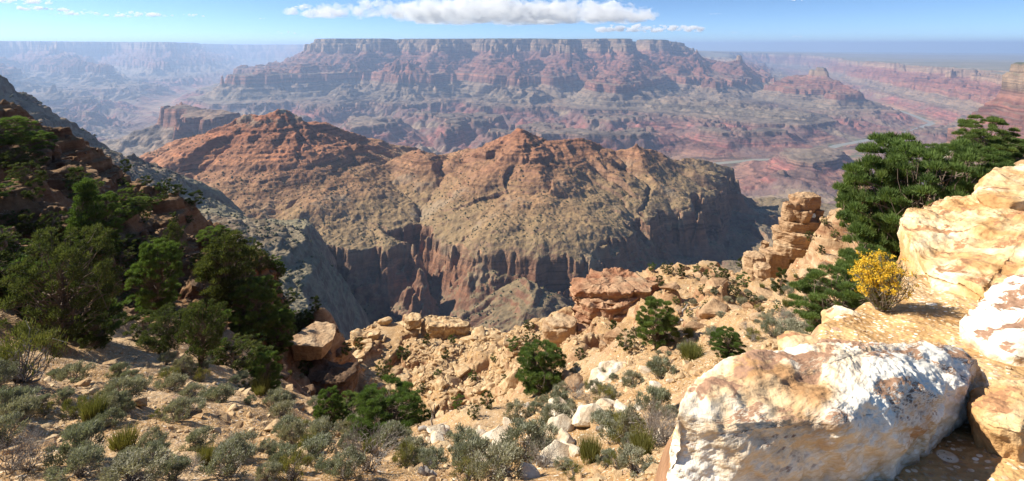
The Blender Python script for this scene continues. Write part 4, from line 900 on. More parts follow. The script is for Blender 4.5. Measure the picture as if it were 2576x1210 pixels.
T('pinyon', 0, 340, 535, 34, 70, 'low dark green bush tree at the crest right of the tall conical tree')
T('fir', 1, 580, 690, 78, 46, 'narrow olive tree on the crest right of the bright green round tree')
T('juniper', 2, 655, 700, 62, 60, 'small dark snaggy juniper on the pale ledge at the crest')
T('pinyon', 2, 700, 690, 42, 36, 'tiny round green tree at the right end of the left crest')
T('pinyon', 1, 20, 372, 75, 95, 'dark green pinyon at the left edge of the photo on the high crest')
T('pinyon', 0, 90, 402, 62, 80, 'dark pinyon on the high crest just right of the one at the left edge')
T('juniper', 1, 45, 430, 50, 70, 'olive juniper just below the two pinyons on the high left crest')
T('pinyon', 2, 672, 992, 100, 72, 'small rounded juniper bush at the lower right of the stand, above the sage', cat='shrub', name='juniper_bush')
T('pinyon', 1, 300, 565, 45, 60, 'dark bush tree on the shadowed slope below the left crest')
T('juniper', 2, 500, 700, 60, 60, 'sparse juniper half way up the spur behind the stand')
# centre
T('pinyon', 0, 1360, 984, 106, 128, 'round bright green juniper casting a shadow to its right, on the slope in the centre')
T('pinyon', 1, 985, 1118, 130, 155, 'bushy dark green pinyon beside the pale boulder and grey log, at bottom centre')
T('pinyon', 2, 826, 1072, 85, 70, 'slender young pinyon with a visible dark trunk, left of the bushy pinyon')
T('pinyon', 1, 880, 1068, 60, 90, 'low green pinyon between the slender young pinyon and the bushy one')
T('pinyon', 2, 1652, 876, 112, 105, 'green juniper beside a bare twisted branch, right of the red outcrop')
T('small', 0, 1962, 742, 62, 44, 'narrow dark juniper at the foot of the slab tower')
# behind the ledge
def TT(kind, var, px, top, wpx, Y, label):
    """a tree whose foot is hidden: its height comes from where its top shows"""
    g0 = nz1(xx(px, Y), Y); h = (zz(top, Y) - g0) / 1.02; w = wpx / F * Y / (2 * .5); return plant_tree(kind, var, Vector((xx(px, Y), Y, g0)), h, w / h, label)
TT('pinyon', 1, 2320, 362, 290, 8.4, 'large dense green pinyon filling the skyline behind the rock ledge')
TT('pinyon', 0, 2215, 405, 190, 8.8, 'green pinyon lobe at the left end of the skyline pines')
TT('pinyon', 2, 2478, 296, 130, 10.2, 'tallest pinyon on the skyline at upper right, its top against the red wall')
TT('pinyon', 1, 2410, 372, 190, 9.2, 'pinyon between the large one and the tallest one on the skyline')
TT('pinyon', 0, 2530, 345, 130, 10.8, 'leafy pinyon just right of the tallest one on the skyline')
TT('pinyon', 2, 2590, 352, 100, 12.0, 'small pinyon at the right edge of the photo behind the upper block')
T('pinyon', 1, 2130, 830, 190, 190, 'low dark green pinyon in the hollow left of the yellow bush', Y=7.2)
T('pinyon', 0, 2190, 760, 200, 140, 'green pinyon boughs with bare twigs between the yellow bush and the tower', Y=7.8)
T('small', 1, 2070, 800, 95, 70, 'small green tree low in the hollow beside the grey sage', Y=8.5)
T('pinyon', 2, 1830, 905, 72, 80, 'small bright green bush pinyon behind the big white boulder', cat='shrub', name='pinyon_bush')

# little dark junipers dotted over the rubble and the slope to its right
spots = [(1072, 868, 24), (1136, 868, 24), (1332, 868, 26), (1352, 866, 20), (1292, 892, 34), (966, 955, 44), (1226, 1026, 36), (1152, 1026, 30), (1192, 1052, 30), (1120, 905, 20), (1240, 915, 22), (1330, 832, 24), (1014, 905, 30), (1190, 960, 26), (1680, 690, 26), (1715, 698, 30), (1752, 690, 22), (1800, 712, 38), (1798, 748, 18), (1872, 722, 34), (1850, 745, 28), (1826, 702, 22),
         (1640, 690, 20), (1768, 745, 22), (2068, 640, 20), (2074, 578, 20), (2040, 600, 24), (1870, 660, 26), (1700, 770, 22), (1575, 880, 40), (1546, 850, 36), (1960, 790, 24), (1890, 760, 20), (905, 880, 26), (870, 905, 30), (1060, 990, 24), (1268, 970, 20), (1100, 950, 18), (1310, 950, 22), (1660, 720, 22), (1735, 800, 24), (1600, 850, 24), (1460, 905, 24), (2100, 600, 22), (1780, 780, 20)]
for i, (px, py, s_) in enumerate(spots):
    T('small', i % 3, px, py, s_, s_ * (.8 + .5 * ((i * 7) % 5) / 5), 'small dark juniper dotted on the tan rubble slopes', group='small dark junipers on the rubble slopes', cat='shrub')
rj = random.Random(77)
for i in range(190):      # more of them among the shaded cliffs
    px = rj.uniform(-60, 800); py = rj.uniform(420, 900) if px < 500 else rj.uniform(620, 960); p = hit(px, py, 16)
    if p.y > 62: continue
    h = rj.uniform(.45, 1.5); plant_tree('small', i % 3, p, h, rj.uniform(.8, 1.5), 'small dark shrub growing among the shaded cliffs on the left', 'small shrubs among the shaded cliffs', 'shrub')

# sage, green stalked and grey twiggy bushes: about 1 unit across
def sage_data(seed, n=4600, mat=M_sage, ln=.055, wd=.018, up=.7, flat=.62, twig=50):
    rs = np.random.RandomState(seed); cl = []; wood = []
    for i in range(34):
        a = rs.uniform(0, 6.28); r = .42 * math.sqrt(rs.rand()); z = flat * math.sqrt(max(.05, 1 - (r / .5) ** 2)) * rs.uniform(.55, 1.0); cl.append((math.cos(a) * r, math.sin(a) * r, z))
    cl = np.array(cl); k = rs.randint(0, len(cl), n); d = rs.normal(size=(n, 3)); d /= np.linalg.norm(d, axis=1, keepdims=True); P = cl[k] + d * rs.uniform(.2, 1, n)[:, None] * np.array([.12, .12, .10])
    P[:, 2] = np.abs(P[:, 2]); out = P.copy(); out[:, 2] = up
    co, fa = leaves(P, out * 1.0 + rs.normal(size=(n, 3)) * .3, ln, wd, rs)
    for i in range(twig):
        c = cl[rs.randint(len(cl))]; P_, r_ = limb((0, 0, -.05), c + rs.normal(size=3) * .04, .014, .003, rs, 4, .2); wood.append(tube(P_, r_, 3))
    w, t = join(wood); tone = np.clip(rs.rand(len(cl))[k] * .6 + rs.rand(n) * .4, 0, 1)
    return mesh_data('foliage', co, fa, mat, np.repeat(tone, 3)), mesh_data('stems', w, t, M_twig)
def stalk_data(seed, n=900, mat=M_eph, h=.8, spread=.45):
    rs = np.random.RandomState(seed); a = rs.uniform(0, 6.28, n); r = spread * np.sqrt(rs.rand(n)) * .55
    P = np.stack([np.cos(a) * r, np.sin(a) * r, rs.uniform(0, .35, n) * h], 1); D = np.stack([np.cos(a) * r * 1.1 + rs.normal(size=n) * .12, np.sin(a) * r * 1.1 + rs.normal(size=n) * .12, np.full(n, .8)], 1)
    co, fa = leaves(P, D, .52 * h, .014, rs); w, t = join([tube(*limb((0, 0, -.05), (rs.normal() * .15, rs.normal() * .15, .3), .012, .004, rs, 3, .2), 3) for _ in range(14)])
    return mesh_data('foliage', co, fa, mat, np.repeat(rs.rand(n), 3)), mesh_data('stems', w, t, M_twig)
def twig_data(seed, mat=M_twig, n=60, h=.75):
    rs = np.random.RandomState(seed); wood = []
    def grow(p, d, L, r, lv):
        e = p + d * L; P_, r_ = limb(p, e, r, r * .6, rs, 3, .18); wood.append(tube(P_, r_, 3))
        if lv < 4:
            for _ in range(2 if lv else 3):
                q = d + rs.normal(size=3) * .42; q[2] = abs(q[2]) * .8 + .1; q /= np.linalg.norm(q); grow(P_[-1], q, L * rs.uniform(.55, .85), r * .6, lv + 1)
    for i in range(n // 3):
        a = rs.uniform(0, 6.28); d = np.array([math.cos(a) * rs.uniform(.2, .9), math.sin(a) * rs.uniform(.2, .9), rs.uniform(.5, 1)]); d /= np.linalg.norm(d)
        grow(np.array([0, 0, -.03]), d, h * .34, .011, 0)
    w, t = join(wood); return (mesh_data('twigs', w, t, mat),)
SH = {'sage': [sage_data(41), sage_data(42, flat=.5), sage_data(43, 4200, flat=.72)], 'green': [stalk_data(51), stalk_data(52, 700)], 'twig': [twig_data(61), twig_data(62)],
      'olive': [sage_data(45, 2200, M_eph, .06, .012, 1.0, .6)]}
SHN = {'sage': 'sagebrush', 'green': 'green_shrub', 'twig': 'dead_shrub', 'olive': 'olive_shrub'}
def shrub(kind, var, p, w, h, label, group=None, cat='shrub', rz=0.0):
    e = bpy.data.objects.new(SHN[kind], None); C.objects.link(e); e.location = p; e.scale = (w, w, h); e.rotation_euler = (0, 0, rz); e.empty_display_size = .1; tag(e, label, cat, group)
    for nm, me in zip(('foliage', 'stems') if kind != 'twig' else ('twigs',), SH[kind][var]):
        o = bpy.data.objects.new(nm, me); C.objects.link(o); o.parent = e
    return e
# the ones that stand out: kind, px, py of the foot, width and height in the photo
named = [('sage', 195, 1165, 130, 110, 'tall grey-green sagebrush at lower left with a twisted pale stem'), ('sage', 285, 1040, 70, 80, 'single grey-green sagebrush with its dark shaded foot, above the tall one at lower left'),
    ('green', 235, 1065, 85, 80, 'yellow-green brush leaning right, between two sagebrushes at lower left'), ('olive', 55, 960, 190, 165, 'large yellow-green bush against the left edge, below the big juniper'), ('sage', 35, 1040, 110, 70, 'wide grey-green sagebrush at the left edge under the yellow-green bush'),
    ('twig', 30, 1185, 150, 110, 'bare grey twiggy shrub in the bottom left corner'), ('sage', 340, 1215, 170, 70, 'sagebrush cut by the bottom edge, left of centre'), ('twig', 930, 1185, 160, 130, 'large bare grey shrub at bottom centre, in front of the bushy pinyon'),
    ('olive', 1020, 1175, 80, 75, 'yellow-green shrub right of the large bare grey shrub'), ('sage', 1255, 1205, 150, 90, 'grey-green sagebrush at the bottom edge right of centre'), ('olive', 1175, 1215, 90, 60, 'yellow-green shrub at the bottom edge beside a sagebrush'),
    ('sage', 1400, 1075, 90, 60, 'sagebrush on the stony slope, upper of two below the pale rock'), ('sage', 1360, 1130, 110, 70, 'sagebrush on the stony slope, lower of two below the pale rock'), ('twig', 1645, 1130, 130, 140, 'tangled grey shrub against the left end of the big white boulder'),
    ('sage', 1580, 1110, 90, 90, 'green-grey sagebrush left of the tangled shrub by the white boulder'), ('sage', 1600, 1190, 110, 60, 'sagebrush at the bottom edge beside the boulder foot'), ('sage', 1520, 1080, 80, 60, 'sagebrush left of the flat grey log on the slope'),
    ('sage', 1300, 1060, 70, 50, 'sagebrush growing around a pale cactus stem on the slope in the centre'), ('twig', 1980, 835, 90, 60, 'grey twiggy shrub below the slope edge, left of the pine hollow'), ('sage', 2010, 850, 120, 50, 'grey sage along the rim just behind the cream rocks'),
    ('green', 1740, 905, 90, 50, 'green-yellow shrub behind the left end of the white boulder'), ('sage', 1660, 950, 80, 60, 'sagebrush behind the left corner of the white boulder'), ('green', 2552, 420, 90, 60, 'bright yellow-green grass clump above the upper ledge block at the right edge')]
for i, (k, px, py, w, h, lb) in enumerate(named):
    p = hit(px, py, 4.0) if px < 2500 else Vector((xx(px, 8.2), 8.2, nz1(xx(px, 8.2), 8.2)))
    s_ = p.y / F; shrub(k, i % len(SH[k]), p, w * s_, h * s_ * 1.3, lb, rz=i * 1.3)
# the rest of the brush over the slope
rb = random.Random(5); pts_ = []; cnt = {'sage': 0, 'green': 0, 'twig': 0, 'olive': 0}
tries = 0
while len(pts_) < 235 and tries < 6000:
    tries += 1
    px = rb.uniform(-40, 2080); py = rb.uniform(700, 1215)
    if px < 850 and py < 905 + rb.uniform(-20, 40): continue
    if px > 850 and px < 1330 and py < 1090: continue
    if px > 1690 and py > 900: continue
    p = hit(px, py, 4.2)
    if p.y > 48 or p.y < 5.2: continue
    if px > 1380 and px < 1650 and py < 920: continue
    w = rb.uniform(.26, .72) * (1 if p.y < 20 else 1.1)
    if any((p.x - q[0]) ** 2 + (p.y - q[1]) ** 2 < (.42 * (w + q[2])) ** 2 for q in pts_): continue
    if pn(np.array([p.x / 2.6]), np.array([p.y / 2.6]), 141)[0] < -.10: continue
    pts_.append((p.x, p.y, w)); u = rb.random(); k = 'sage' if u < .68 else 'green' if u < .8 else 'olive' if u < .9 else 'twig'
    shrub(k, rb.randrange(len(SH[k])), p, w, w * rb.uniform(.75, 1.15), {'sage': 'grey-green sagebrush scattered over the stony slope', 'green': 'green stalked shrub scattered over the stony slope', 'olive': 'olive green shrub scattered over the stony slope', 'twig': 'bare grey shrub scattered over the stony slope'}[k],
          {'sage': 'sagebrush over the slope', 'green': 'green stalked shrubs over the slope', 'olive': 'olive shrubs over the slope', 'twig': 'bare grey shrubs over the slope'}[k], rz=rb.uniform(0, 6.28))

# the yellow flowering bush on the sand
def rabbitbrush():
    e = bpy.data.objects.new('rabbitbrush', None); C.objects.link(e); Y = 4.15; e.location = (xx(2215, Y), Y, nz1(xx(2215, Y), Y)); tag(e, 'yellow flowering rabbitbrush on the orange dirt beside the rock ledge', 'flowering bush')
    rs = np.random.RandomState(9); wood = []; tips = []; LP = []; LD = []
    for i in range(150):
        a = rs.uniform(0, 6.28); h = rs.uniform(.20, .44); r = rs.uniform(.02, .19) * (1.1 if h < .35 else .8); ex = np.array([math.cos(a) * r + (.03 if h > .3 else -.02), math.sin(a) * r, h])
        P_, r_ = limb((rs.normal() * .01, rs.normal() * .01, 0), ex, .004, .0015, rs, 5, .14); wood.append(tube(P_, r_, 3)); tips.append((P_[-1], P_[-1] - P_[-3]))
        for q in range(3):
            b0 = P_[rs.randint(2, 5)]; e2 = b0 + (ex - b0) * .8 + rs.normal(size=3) * .03; wood.append(tube(*limb(b0, e2, .002, .001, rs, 2, .1), 3)); tips.append((e2, e2 - b0))
        k = rs.randint(0, 5, 60); t = rs.rand(60)[:, None]; LP.append(P_[k] * (1 - t) + P_[k + 1] * t); LD.append(rs.normal(size=(60, 3)) * .5 + np.array([0, 0, 1.0]))
    w, t = join(wood); np_mesh('stems', w, t, M_twig, parent=e)
    co, fa = leaves(np.vstack(LP), np.vstack(LD), .035, .004, rs); np_mesh('leaves', co, fa, M_eph, {'tone': np.repeat(rs.rand(len(fa)), 3)}, parent=e)
    FP = []; FD = []
    for p, d in tips:
        # the upper right of the bush has mostly gone to seed
        if rs.rand() < (.75 if p[0] > .03 and p[2] > .27 else .3): continue
        n = 26; FP.append(p + rs.normal(size=(n, 3)) * np.array([.013, .013, .010])); FD.append(rs.normal(size=(n, 3)) + np.array([0, 0, .8]))
    co, fa = leaves(np.vstack(FP), np.vstack(FD), .014, .008, rs); np_mesh('flowers', co, fa, M_yel, {'tone': np.repeat(rs.rand(len(fa)), 3)}, parent=e)
rabbitbrush()

# dead wood
def dead_wood(name, label, cat, px, py, Y, segs, r0, mat=M_grey):
    rs = np.random.RandomState(int(px)); base = hit(px, py, 4) if Y is None else at(px, py, Y); s_ = base.y / F; wood = []
    for (x0, y0, x1, y1, ra, rb_) in segs:
        d0 = rs.uniform(-8, 8); P_, r_ = limb((x0 * s_, d0 * s_ * .3, -y0 * s_), (x1 * s_, (d0 + rs.uniform(-12, 12)) * s_, -y1 * s_), ra * s_, rb_ * s_, rs, 6, .10); wood.append(tube(P_, r_, 7))
    co, t = join(wood); o = np_mesh(name, co, t, mat, smooth=True); o.location = base; tag(o, label, cat); return o
dead_wood('bare_branch', 'bare twisted grey branch rising beside the green juniper right of the red outcrop', 'branch', 1700, 862, None, [(0, 0, -12, -36, 6, 4), (-12, -36, 12, -62, 4, 3), (12, -62, 34, -88, 3, 1.2), (-12, -36, -34, -48, 3, 1), (12, -62, 2, -84, 2.4, 1), (0, -10, 26, -26, 3, 1.2), (34, -80, 60, -84, 2, 1)], 6)
dead_wood('log', 'smooth grey weathered log lying beside the bushy pinyon at bottom centre', 'log', 1085, 1088, None, [(-30, -8, 40, -2, 6, 5), (40, -2, 62, 2, 5, 2), (0, -8, 6, -62, 3, 1.2), (6, -36, -2, -66, 2, .8)], 6)
dead_wood('log', 'split grey stump of wood lying on the gravel at the bottom right of centre', 'log', 1390, 1165, None, [(-40, -4, 24, 4, 8, 6), (-46, -8, -20, -2, 4, 7)], 6)
dead_wood('log', 'grey log half buried at the bottom edge, below the yellow-green shrub', 'log', 1095, 1195, None, [(-40, -14, 30, 12, 8, 7), (-30, -18, 0, -6, 5, 6)], 6)
dead_wood('log', 'flat grey plank-like log beside the sagebrush left of the white boulder', 'log', 1535, 1075, None, [(-34, 4, 40, -14, 7, 5)], 6)
dead_wood('dead_snag', 'bare dark snag with a broken top at the left edge, before the cliff', 'dead tree', 8, 790, 17, [(0, 0, -4, -90, 8, 6), (-4, -90, 4, -170, 6, 4), (4, -170, 2, -215, 4, 2), (-2, -110, 30, -122, 3, 1.4), (30, -122, 52, -116, 1.4, .6), (2, -60, 24, -72, 3, 1), (3, -150, -14, -190, 2, 1)], 8, M_bark)
# ------------------------------------------------------------------ loose stones
def stone_template(seed, flat=.6):
    rs = random.Random(seed); bm = bmesh.new()
    for _ in range(16): bm.verts.new((rs.uniform(-.5, .5), rs.uniform(-.4, .4), rs.uniform(-.5, .5) * flat))
    r = bmesh.ops.convex_hull(bm, input=bm.verts); bmesh.ops.delete(bm, geom=[v for v in bm.verts if not v.link_faces], context='VERTS')
    bmesh.ops.bevel(bm, geom=bm.edges[:], offset=.035, segments=1, affect='EDGES'); bmesh.ops.triangulate(bm, faces=bm.faces)
    bm.verts.index_update(); co = np.array([v.co[:] for v in bm.verts]); fa = np.array([[v.index for v in f.verts] for f in bm.faces]); bm.free(); return co, fa
ST = [stone_template(200 + i, .35 + .06 * (i % 6)) for i in range(12)]
def scatter(name, pts, sizes, mat, seed, kind='stuff', tilt=.35, label=None):
    rs = np.random.RandomState(seed); n = len(pts); cs = []; fs = []; o = 0; which = rs.randint(0, len(ST), n)
    for w in range(len(ST)):
        idx = np.nonzero(which == w)[0]
        if not len(idx): continue
        co, fa = ST[w]; m = len(idx); a = rs.uniform(0, 6.28, m); tx, ty = rs.normal(size=m) * tilt, rs.normal(size=m) * tilt
        ca, sa = np.cos(a), np.sin(a); Rz = np.zeros((m, 3, 3)); Rz[:, 0, 0] = ca; Rz[:, 0, 1] = -sa; Rz[:, 1, 0] = sa; Rz[:, 1, 1] = ca; Rz[:, 2, 2] = 1
        Rx = np.zeros((m, 3, 3)); Rx[:, 0, 0] = 1; Rx[:, 1, 1] = np.cos(tx); Rx[:, 1, 2] = -np.sin(tx); Rx[:, 2, 1] = np.sin(tx); Rx[:, 2, 2] = np.cos(tx)
        M = Rz @ Rx; sc = rs.uniform(.75, 1.25, (m, 1, 3)); V = np.einsum('mij,mvj->mvi', M, co[None] * sc * sizes[idx][:, None, None]) + pts[idx][:, None]
        cs.append(V.reshape(-1, 3)); fs.append((fa[None] + (np.arange(m) * len(co))[:, None, None]).reshape(-1, 3) + o); o += m * len(co)
    ob = np_mesh(name, np.vstack(cs), np.vstack(fs), mat); tag(ob, label, kind=kind); return ob
def sample(n, px0, px1, Y0, Y1, seed, dens=None, power=1.0):
    rs = np.random.RandomState(seed); a = (rs.uniform(px0, px1, n) - 1288) / F; Y = np.exp(math.log(Y0) + (math.log(Y1) - math.log(Y0)) * rs.rand(n) ** power)
    X = a * Y; Z = near_z(X, Y); P = np.stack([X, Y, Z], 1)
    if dens is not None: P = P[rs.rand(n) < dens(X, Y)]
    return P, rs
clump = lambda s, f: (lambda X, Y: np.clip(.5 + 1.3 * fbm(X / f, Y / f, 3, s), .06, 1))
P_, rs_ = sample(9000, 840, 1420, 43, 66, 1, clump(151, 6)); scatter('rubble', P_, rs_.choice([.25, .4, .7], len(P_), p=[.5, .33, .17]) * rs_.uniform(.7, 1.3, len(P_)), M_rubble, 3)
P_, rs_ = sample(16000, 1400, 2230, 12, 64, 2, clump(153, 5)); scatter('rubble', P_, rs_.choice([.12, .25, .5], len(P_), p=[.5, .35, .15]) * P_[:, 1] / 42 * rs_.uniform(.7, 1.3, len(P_)) , M_rubble, 4)
P_, rs_ = sample(26000, -60, 2080, 4.3, 26, 3, clump(155, 2.2)); scatter('gravel', P_, np.minimum(.03 * rs_.pareto(2.2, len(P_)) + .022, .2) * (.6 + P_[:, 1] / 14), M_rubble, 5)
P_, rs_ = sample(7000, 1700, 2640, 1.9, 6.0, 4, clump(157, .8)); P_ = P_[P_[:, 2] > -2.3]; scatter('gravel', P_, np.minimum(.006 * rs_.pareto(2.4, len(P_)) + .006, .05), M_rubble, 6)
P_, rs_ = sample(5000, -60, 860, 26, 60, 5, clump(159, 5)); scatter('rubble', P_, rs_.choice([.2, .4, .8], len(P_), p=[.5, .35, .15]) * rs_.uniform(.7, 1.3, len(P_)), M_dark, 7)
# single blocks large enough to tell apart
ST_ME = {}
def block(k, mat, p, s, rz, tx, label, group, name='rock'):
    key = (k, mat.name)
    if key not in ST_ME:
        co, fa = ST[k]
        # subdivide once and roughen so that a block is not a bare polyhedron
        t = co[fa]; m = [(t[:, i] + t[:, (i + 1) % 3]) / 2 for i in range(3)]; nf = np.concatenate([np.stack([t[:, 0], m[0], m[2]], 1), np.stack([m[0], t[:, 1], m[1]], 1), np.stack([m[2], m[1], t[:, 2]], 1), np.stack([m[0], m[1], m[2]], 1)])
        v = nf.reshape(-1, 3); d = fbm3(v + k * 3.1, 3.5, 3, k); v = v * (1 + .16 * d[:, None]); u, inv = np.unique(np.round(v, 5), axis=0, return_inverse=True)
        ST_ME[key] = mesh_data('rock', u, inv.reshape(-1, 3), mat)
    o = bpy.data.objects.new(name, ST_ME[key]); C.objects.link(o); o.location = p; o.scale = s; o.rotation_euler = (tx, tx * .6, rz); tag(o, label, 'rock', group); return o
rk = random.Random(31)
def blocks(n, px0, px1, Y0, Y1, s0, s1, mat, label, group, cond=None):
    c = 0; t = 0
    while c < n and t < n * 30:
        t += 1; px = rk.uniform(px0, px1); Y = math.exp(rk.uniform(math.log(Y0), math.log(Y1))); X = xx(px, Y)
        if cond and not cond(px, X, Y): continue
        if pn(np.array([X / Y * 14]), np.array([math.log(Y) * 9]), 161)[0] < -.15: continue
        s = s0 * (s1 / s0) ** (rk.random() ** 1.7); block(rk.randrange(12), mat, (X, Y, nz1(X, Y) + .08 * s), (s, s * rk.uniform(.6, 1), s * rk.uniform(.5, 1.1)), rk.uniform(0, 6.28), rk.uniform(-.4, .4), label, group); c += 1
blocks(120, 850, 1400, 44, 64, 1.0, 3.0, M_rubble, 'pale tan block lying on the rubble slope in the centre', 'blocks on the rubble slope')
blocks(60, 1400, 2150, 20, 58, .8, 2.3, M_tan, 'tan block lying on the slope around the slab tower and the red outcrop', 'blocks on the slope by the tower')
blocks(70, 1050, 1700, 6, 22, .22, .8, M_pale, 'pale stone lying on the gravel slope at bottom centre', 'pale stones on the gravel slope')
blocks(40, 0, 900, 7, 18, .2, .55, M_rubble, 'tan stone lying among the sagebrush at lower left', 'stones among the sagebrush')
p = hit(1108, 1085, 5); block(3, M_pale, (p.x, p.y, p.z + .12), (.75, .6, .55), .4, .2, 'pale orange boulder beside the grey log and the bushy pinyon', None, 'boulder')
p = hit(1245, 1100, 5); block(5, M_pale, (p.x, p.y, p.z), (1.2, .5, .3), .2, .1, 'long white rock lying flat on the gravel below the centre', None)
p = hit(1250, 1160, 5); block(8, M_pale, (p.x, p.y, p.z + .05), (.9, .5, .4), .7, .1, 'cream rock with a hollow side near the bottom edge, right of centre', None)
p = hit(1455, 1140, 5); block(2, M_pale, (p.x, p.y, p.z + .05), (.55, .4, .45), 1.7, .3, 'rough tan boulder over a shaded hole near the bottom, right of the stump', None, 'boulder')

# ------------------------------------------------------------------ scrub dots on the ridge across the gorge
def ridge_scrub():
    rs = np.random.RandomState(8); a_, Yr, Z = MIDG['a'], MIDG['Yr'], MIDG['Z']; n = 60000
    i = rs.randint(3, len(Yr) - 3, n); j = rs.randint(3, len(a_) - 3, n)
    Y = Yr[i]; X = a_[j] * Y; z = Z[i, j]
    gy = (Z[i + 2, j] - Z[i - 2, j]) / (Yr[i + 2] - Yr[i - 2]); gx = (Z[i, j + 2] - Z[i, j - 2]) / ((a_[j + 2] - a_[j - 2]) * Y)
    sl = np.hypot(gx, gy); ok = (sl < .95) & (rs.rand(n) < np.clip(.55 + 1.1 * fbm(X / 140, Y / 140, 3, 171), .08, 1) * np.where(z > -430, .55, 1)) & (Y < 2700) & ((Y > 900) | (X < 0))
    X, Y, z = X[ok], Y[ok], z[ok]; m = len(X); s = rs.uniform(1.5, 3.1, m) * np.where(rs.rand(m) < .12, 1.5, 1)
    base = np.array([(1, 0, .3), (.3, .95, .35), (-.8, .6, .3), (-.8, -.6, .35), (.3, -.95, .3), (.1, .1, 1.25), (0, 0, -.4)]); f = np.array([(0, 1, 5), (1, 2, 5), (2, 3, 5), (3, 4, 5), (4, 0, 5), (1, 0, 6), (2, 1, 6), (3, 2, 6), (4, 3, 6), (0, 4, 6)])
    V = base[None] * s[:, None, None] * rs.uniform(.7, 1.3, (m, 7, 3)) + np.stack([X, Y, z], 1)[:, None]
    mt = leaf_mat('far_scrub', (.045, .055, .028), (.10, .10, .055), .1)
    o = np_mesh('ridge_scrub', V.reshape(-1, 3), (f[None] + (np.arange(m) * 7)[:, None, None]).reshape(-1, 3), mt, {'tone': np.repeat(rs.rand(m), 7)}, smooth=True); tag(o, kind='stuff')
ridge_scrub()

# ------------------------------------------------------------------ clouds, far outside the haze
def cloud_mat(lo=.46, hi=.66, top=.0030):
    m = bpy.data.materials.new('cloud_vapour'); m.use_nodes = True; nt = m.node_tree; nt.nodes.clear()
    out = nt.nodes.new('ShaderNodeOutputMaterial'); v = nt.nodes.new('ShaderNodeVolumePrincipled')
    v.inputs['Color'].default_value = (1, 1, 1, 1); v.inputs['Density'].default_value = .0035; v.inputs['Anisotropy'].default_value = .1
    g = G(nt); P = g.pos(); g.put(v.inputs['Density'], g.mapr(g.noise(1 / 1100, 5, .62, P), lo, hi, 0.0, top))
    nt.links.new(v.outputs[0], out.inputs['Volume']); return m
M_cloud = cloud_mat(); M_puff = cloud_mat(.32, .50, .006)
def cloud(px0, px1, py0, py1, Y, n, label, seed, rmax=1.0, top=None):
    rs = np.random.RandomState(seed); x0, x1 = xx(px0, Y), xx(px1, Y); z0, z1 = zz(py1, Y), zz(py0, Y); H = z1 - z0; bm = bmesh.new(); bmesh.ops.create_icosphere(bm, subdivisions=3, radius=1); bm.verts.index_update()
    co = np.array([v.co[:] for v in bm.verts]); fa = np.array([[v.index for v in f.verts] for f in bm.faces]); bm.free(); cs = []; fs = []
    for i in range(n):
        t = rs.rand(); env = (np.sin(math.pi * min(max(t, .02), .98)) ** .5) * (.55 + .9 * abs(pn(np.array([t * 5.3 + seed]), np.array([.3]), 3)[0])); x = x0 + t * (x1 - x0)
        hh = rs.rand() ** 1.3; r = H * rs.choice([rs.uniform(.16, .28), rs.uniform(.06, .13)]) * rmax * (1.1 - .4 * hh); z = z0 + r * .5 + hh * (H - r) * min(1, env); y = Y + rs.normal() * H * 1.1
        c = np.array([x, y, z]); v = co * r * np.array([1.5, 1.3, .85]); v = v + c; d = fbm3(v, 1.6 / r, 4, seed % 7, .62); v = v + co * (d * r * .85)[:, None]
        zb = z0 + H * .05 * pn(v[:, 0] / H, v[:, 1] / H, 7); v[:, 2] = np.where(v[:, 2] < zb, zb + (v[:, 2] - zb) * .25, v[:, 2])
        cs.append(v); fs.append(fa + i * len(co))
    o = np_mesh('cloud', np.vstack(cs), np.vstack(fs), M_cloud if n > 130 else M_puff, smooth=True)
    # one closed skin round all the puffs
    md = o.modifiers.new('skin', 'REMESH'); md.mode = 'VOXEL'; md.voxel_size = H * .028; dg = bpy.context.evaluated_depsgraph_get(); me = bpy.data.meshes.new_from_object(o.evaluated_get(dg)); o.modifiers.clear(); old = o.data; o.data = me
    if not me.materials: me.materials.append(M_cloud if n > 130 else M_puff)
    tag(o, label, 'cloud'); return o
cloud(770, 1130, -14, 44, 30000, 170, 'left half of the large white and grey cumulus bank at the top of the sky', 1)
cloud(1040, 1400, -40, 56, 31000, 300, 'middle of the large cumulus bank, with a flat grey base above the plateau', 2)
cloud(1340, 1615, -16, 55, 30000, 220, 'bright puffy right end of the large cumulus bank at the top', 3)
cloud(1500, 1760, 54, 80, 34000, 120, 'low ragged strip of cloud trailing right from the large bank', 4)
cloud(268, 414, 24, 41, 30000, 60, 'long small white cloud at upper left, the widest of the separate ones', 5)
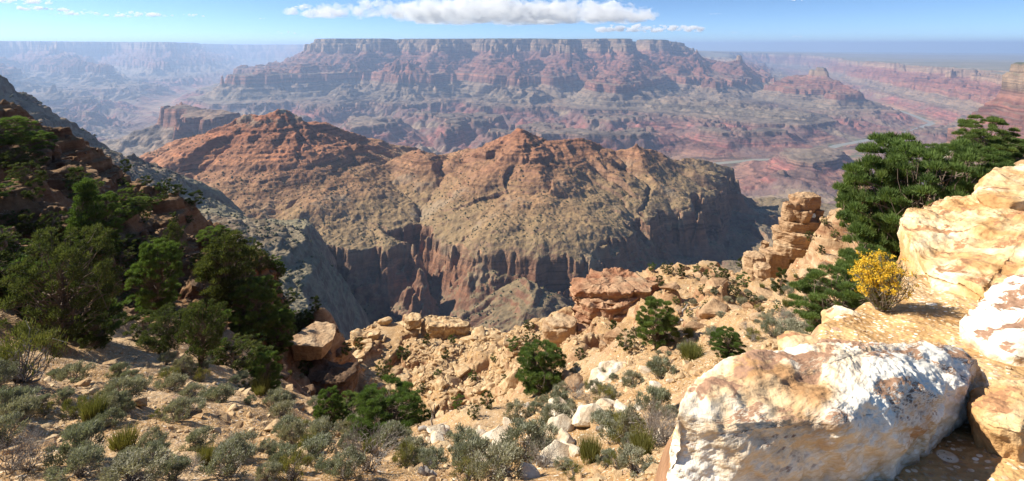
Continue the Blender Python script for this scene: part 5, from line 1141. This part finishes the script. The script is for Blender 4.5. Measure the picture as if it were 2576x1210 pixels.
cloud(168, 244, 21, 38, 30000, 34, 'small white cloud at upper left, next left of the widest one', 6)
cloud(66, 138, 6, 26, 30000, 34, 'small white cloud near the top left corner', 7)
cloud(-30, 100, -14, 8, 30000, 50, 'cloud cut by the top edge in the top left corner', 8)
cloud(472, 502, 30, 41, 30000, 14, 'tiny white cloud alone right of the widest small cloud', 9)
cloud(646, 664, 41, 48, 30000, 8, 'tiny faint cloud between the small clouds and the large bank', 10)
cloud(690, 740, 76, 85, 34000, 16, 'thin low cloud just above the far rim, below the left end of the bank', 11)
cloud(120, 160, 32, 40, 30000, 10, 'tiny cloud just below the small ones at upper left', 12)
cloud(735, 775, 8, 20, 30000, 12, 'small shred of cloud left of the large bank', 13)
cloud(1790, 1816, 30, 36, 34000, 8, 'tiny faint cloud high between the ragged strip and the open blue sky', 16)
cloud(1838, 1870, 78, 84, 36000, 10, 'thin faint cloud low above the right canyon rim', 17)
cloud(1975, 2030, -6, 3, 30000, 12, 'thin sliver of cloud cut by the top edge at upper right', 14)
cloud(1985, 2018, 86, 94, 36000, 10, 'faint small cloud low in the right part of the sky', 15)
def haze():
    m = bpy.data.materials.new('haze_air'); m.use_nodes = True; nt = m.node_tree; nt.nodes.clear()
    out = nt.nodes.new('ShaderNodeOutputMaterial'); v = nt.nodes.new('ShaderNodeVolumePrincipled')
    v.inputs['Color'].default_value = (.50, .69, 1.0, 1); v.inputs['Density'].default_value = 3.5e-5; v.inputs['Anisotropy'].default_value = .28
    nt.links.new(v.outputs[0], out.inputs['Volume'])
    bm = bmesh.new(); bmesh.ops.create_cube(bm, size=1)
    me = bpy.data.meshes.new('haze'); x0, x1, y0, y1, z0, z1 = -125000, 125000, -3000, 95000, -3200, 420
    for q in bm.verts: q.co = ((x0 + x1) / 2 + q.co.x * (x1 - x0), (y0 + y1) / 2 + q.co.y * (y1 - y0), (z0 + z1) / 2 + q.co.z * (z1 - z0))
    bm.to_mesh(me); me.materials.append(m); o = bpy.data.objects.new('haze', me); C.objects.link(o); tag(o, kind='stuff')
haze()
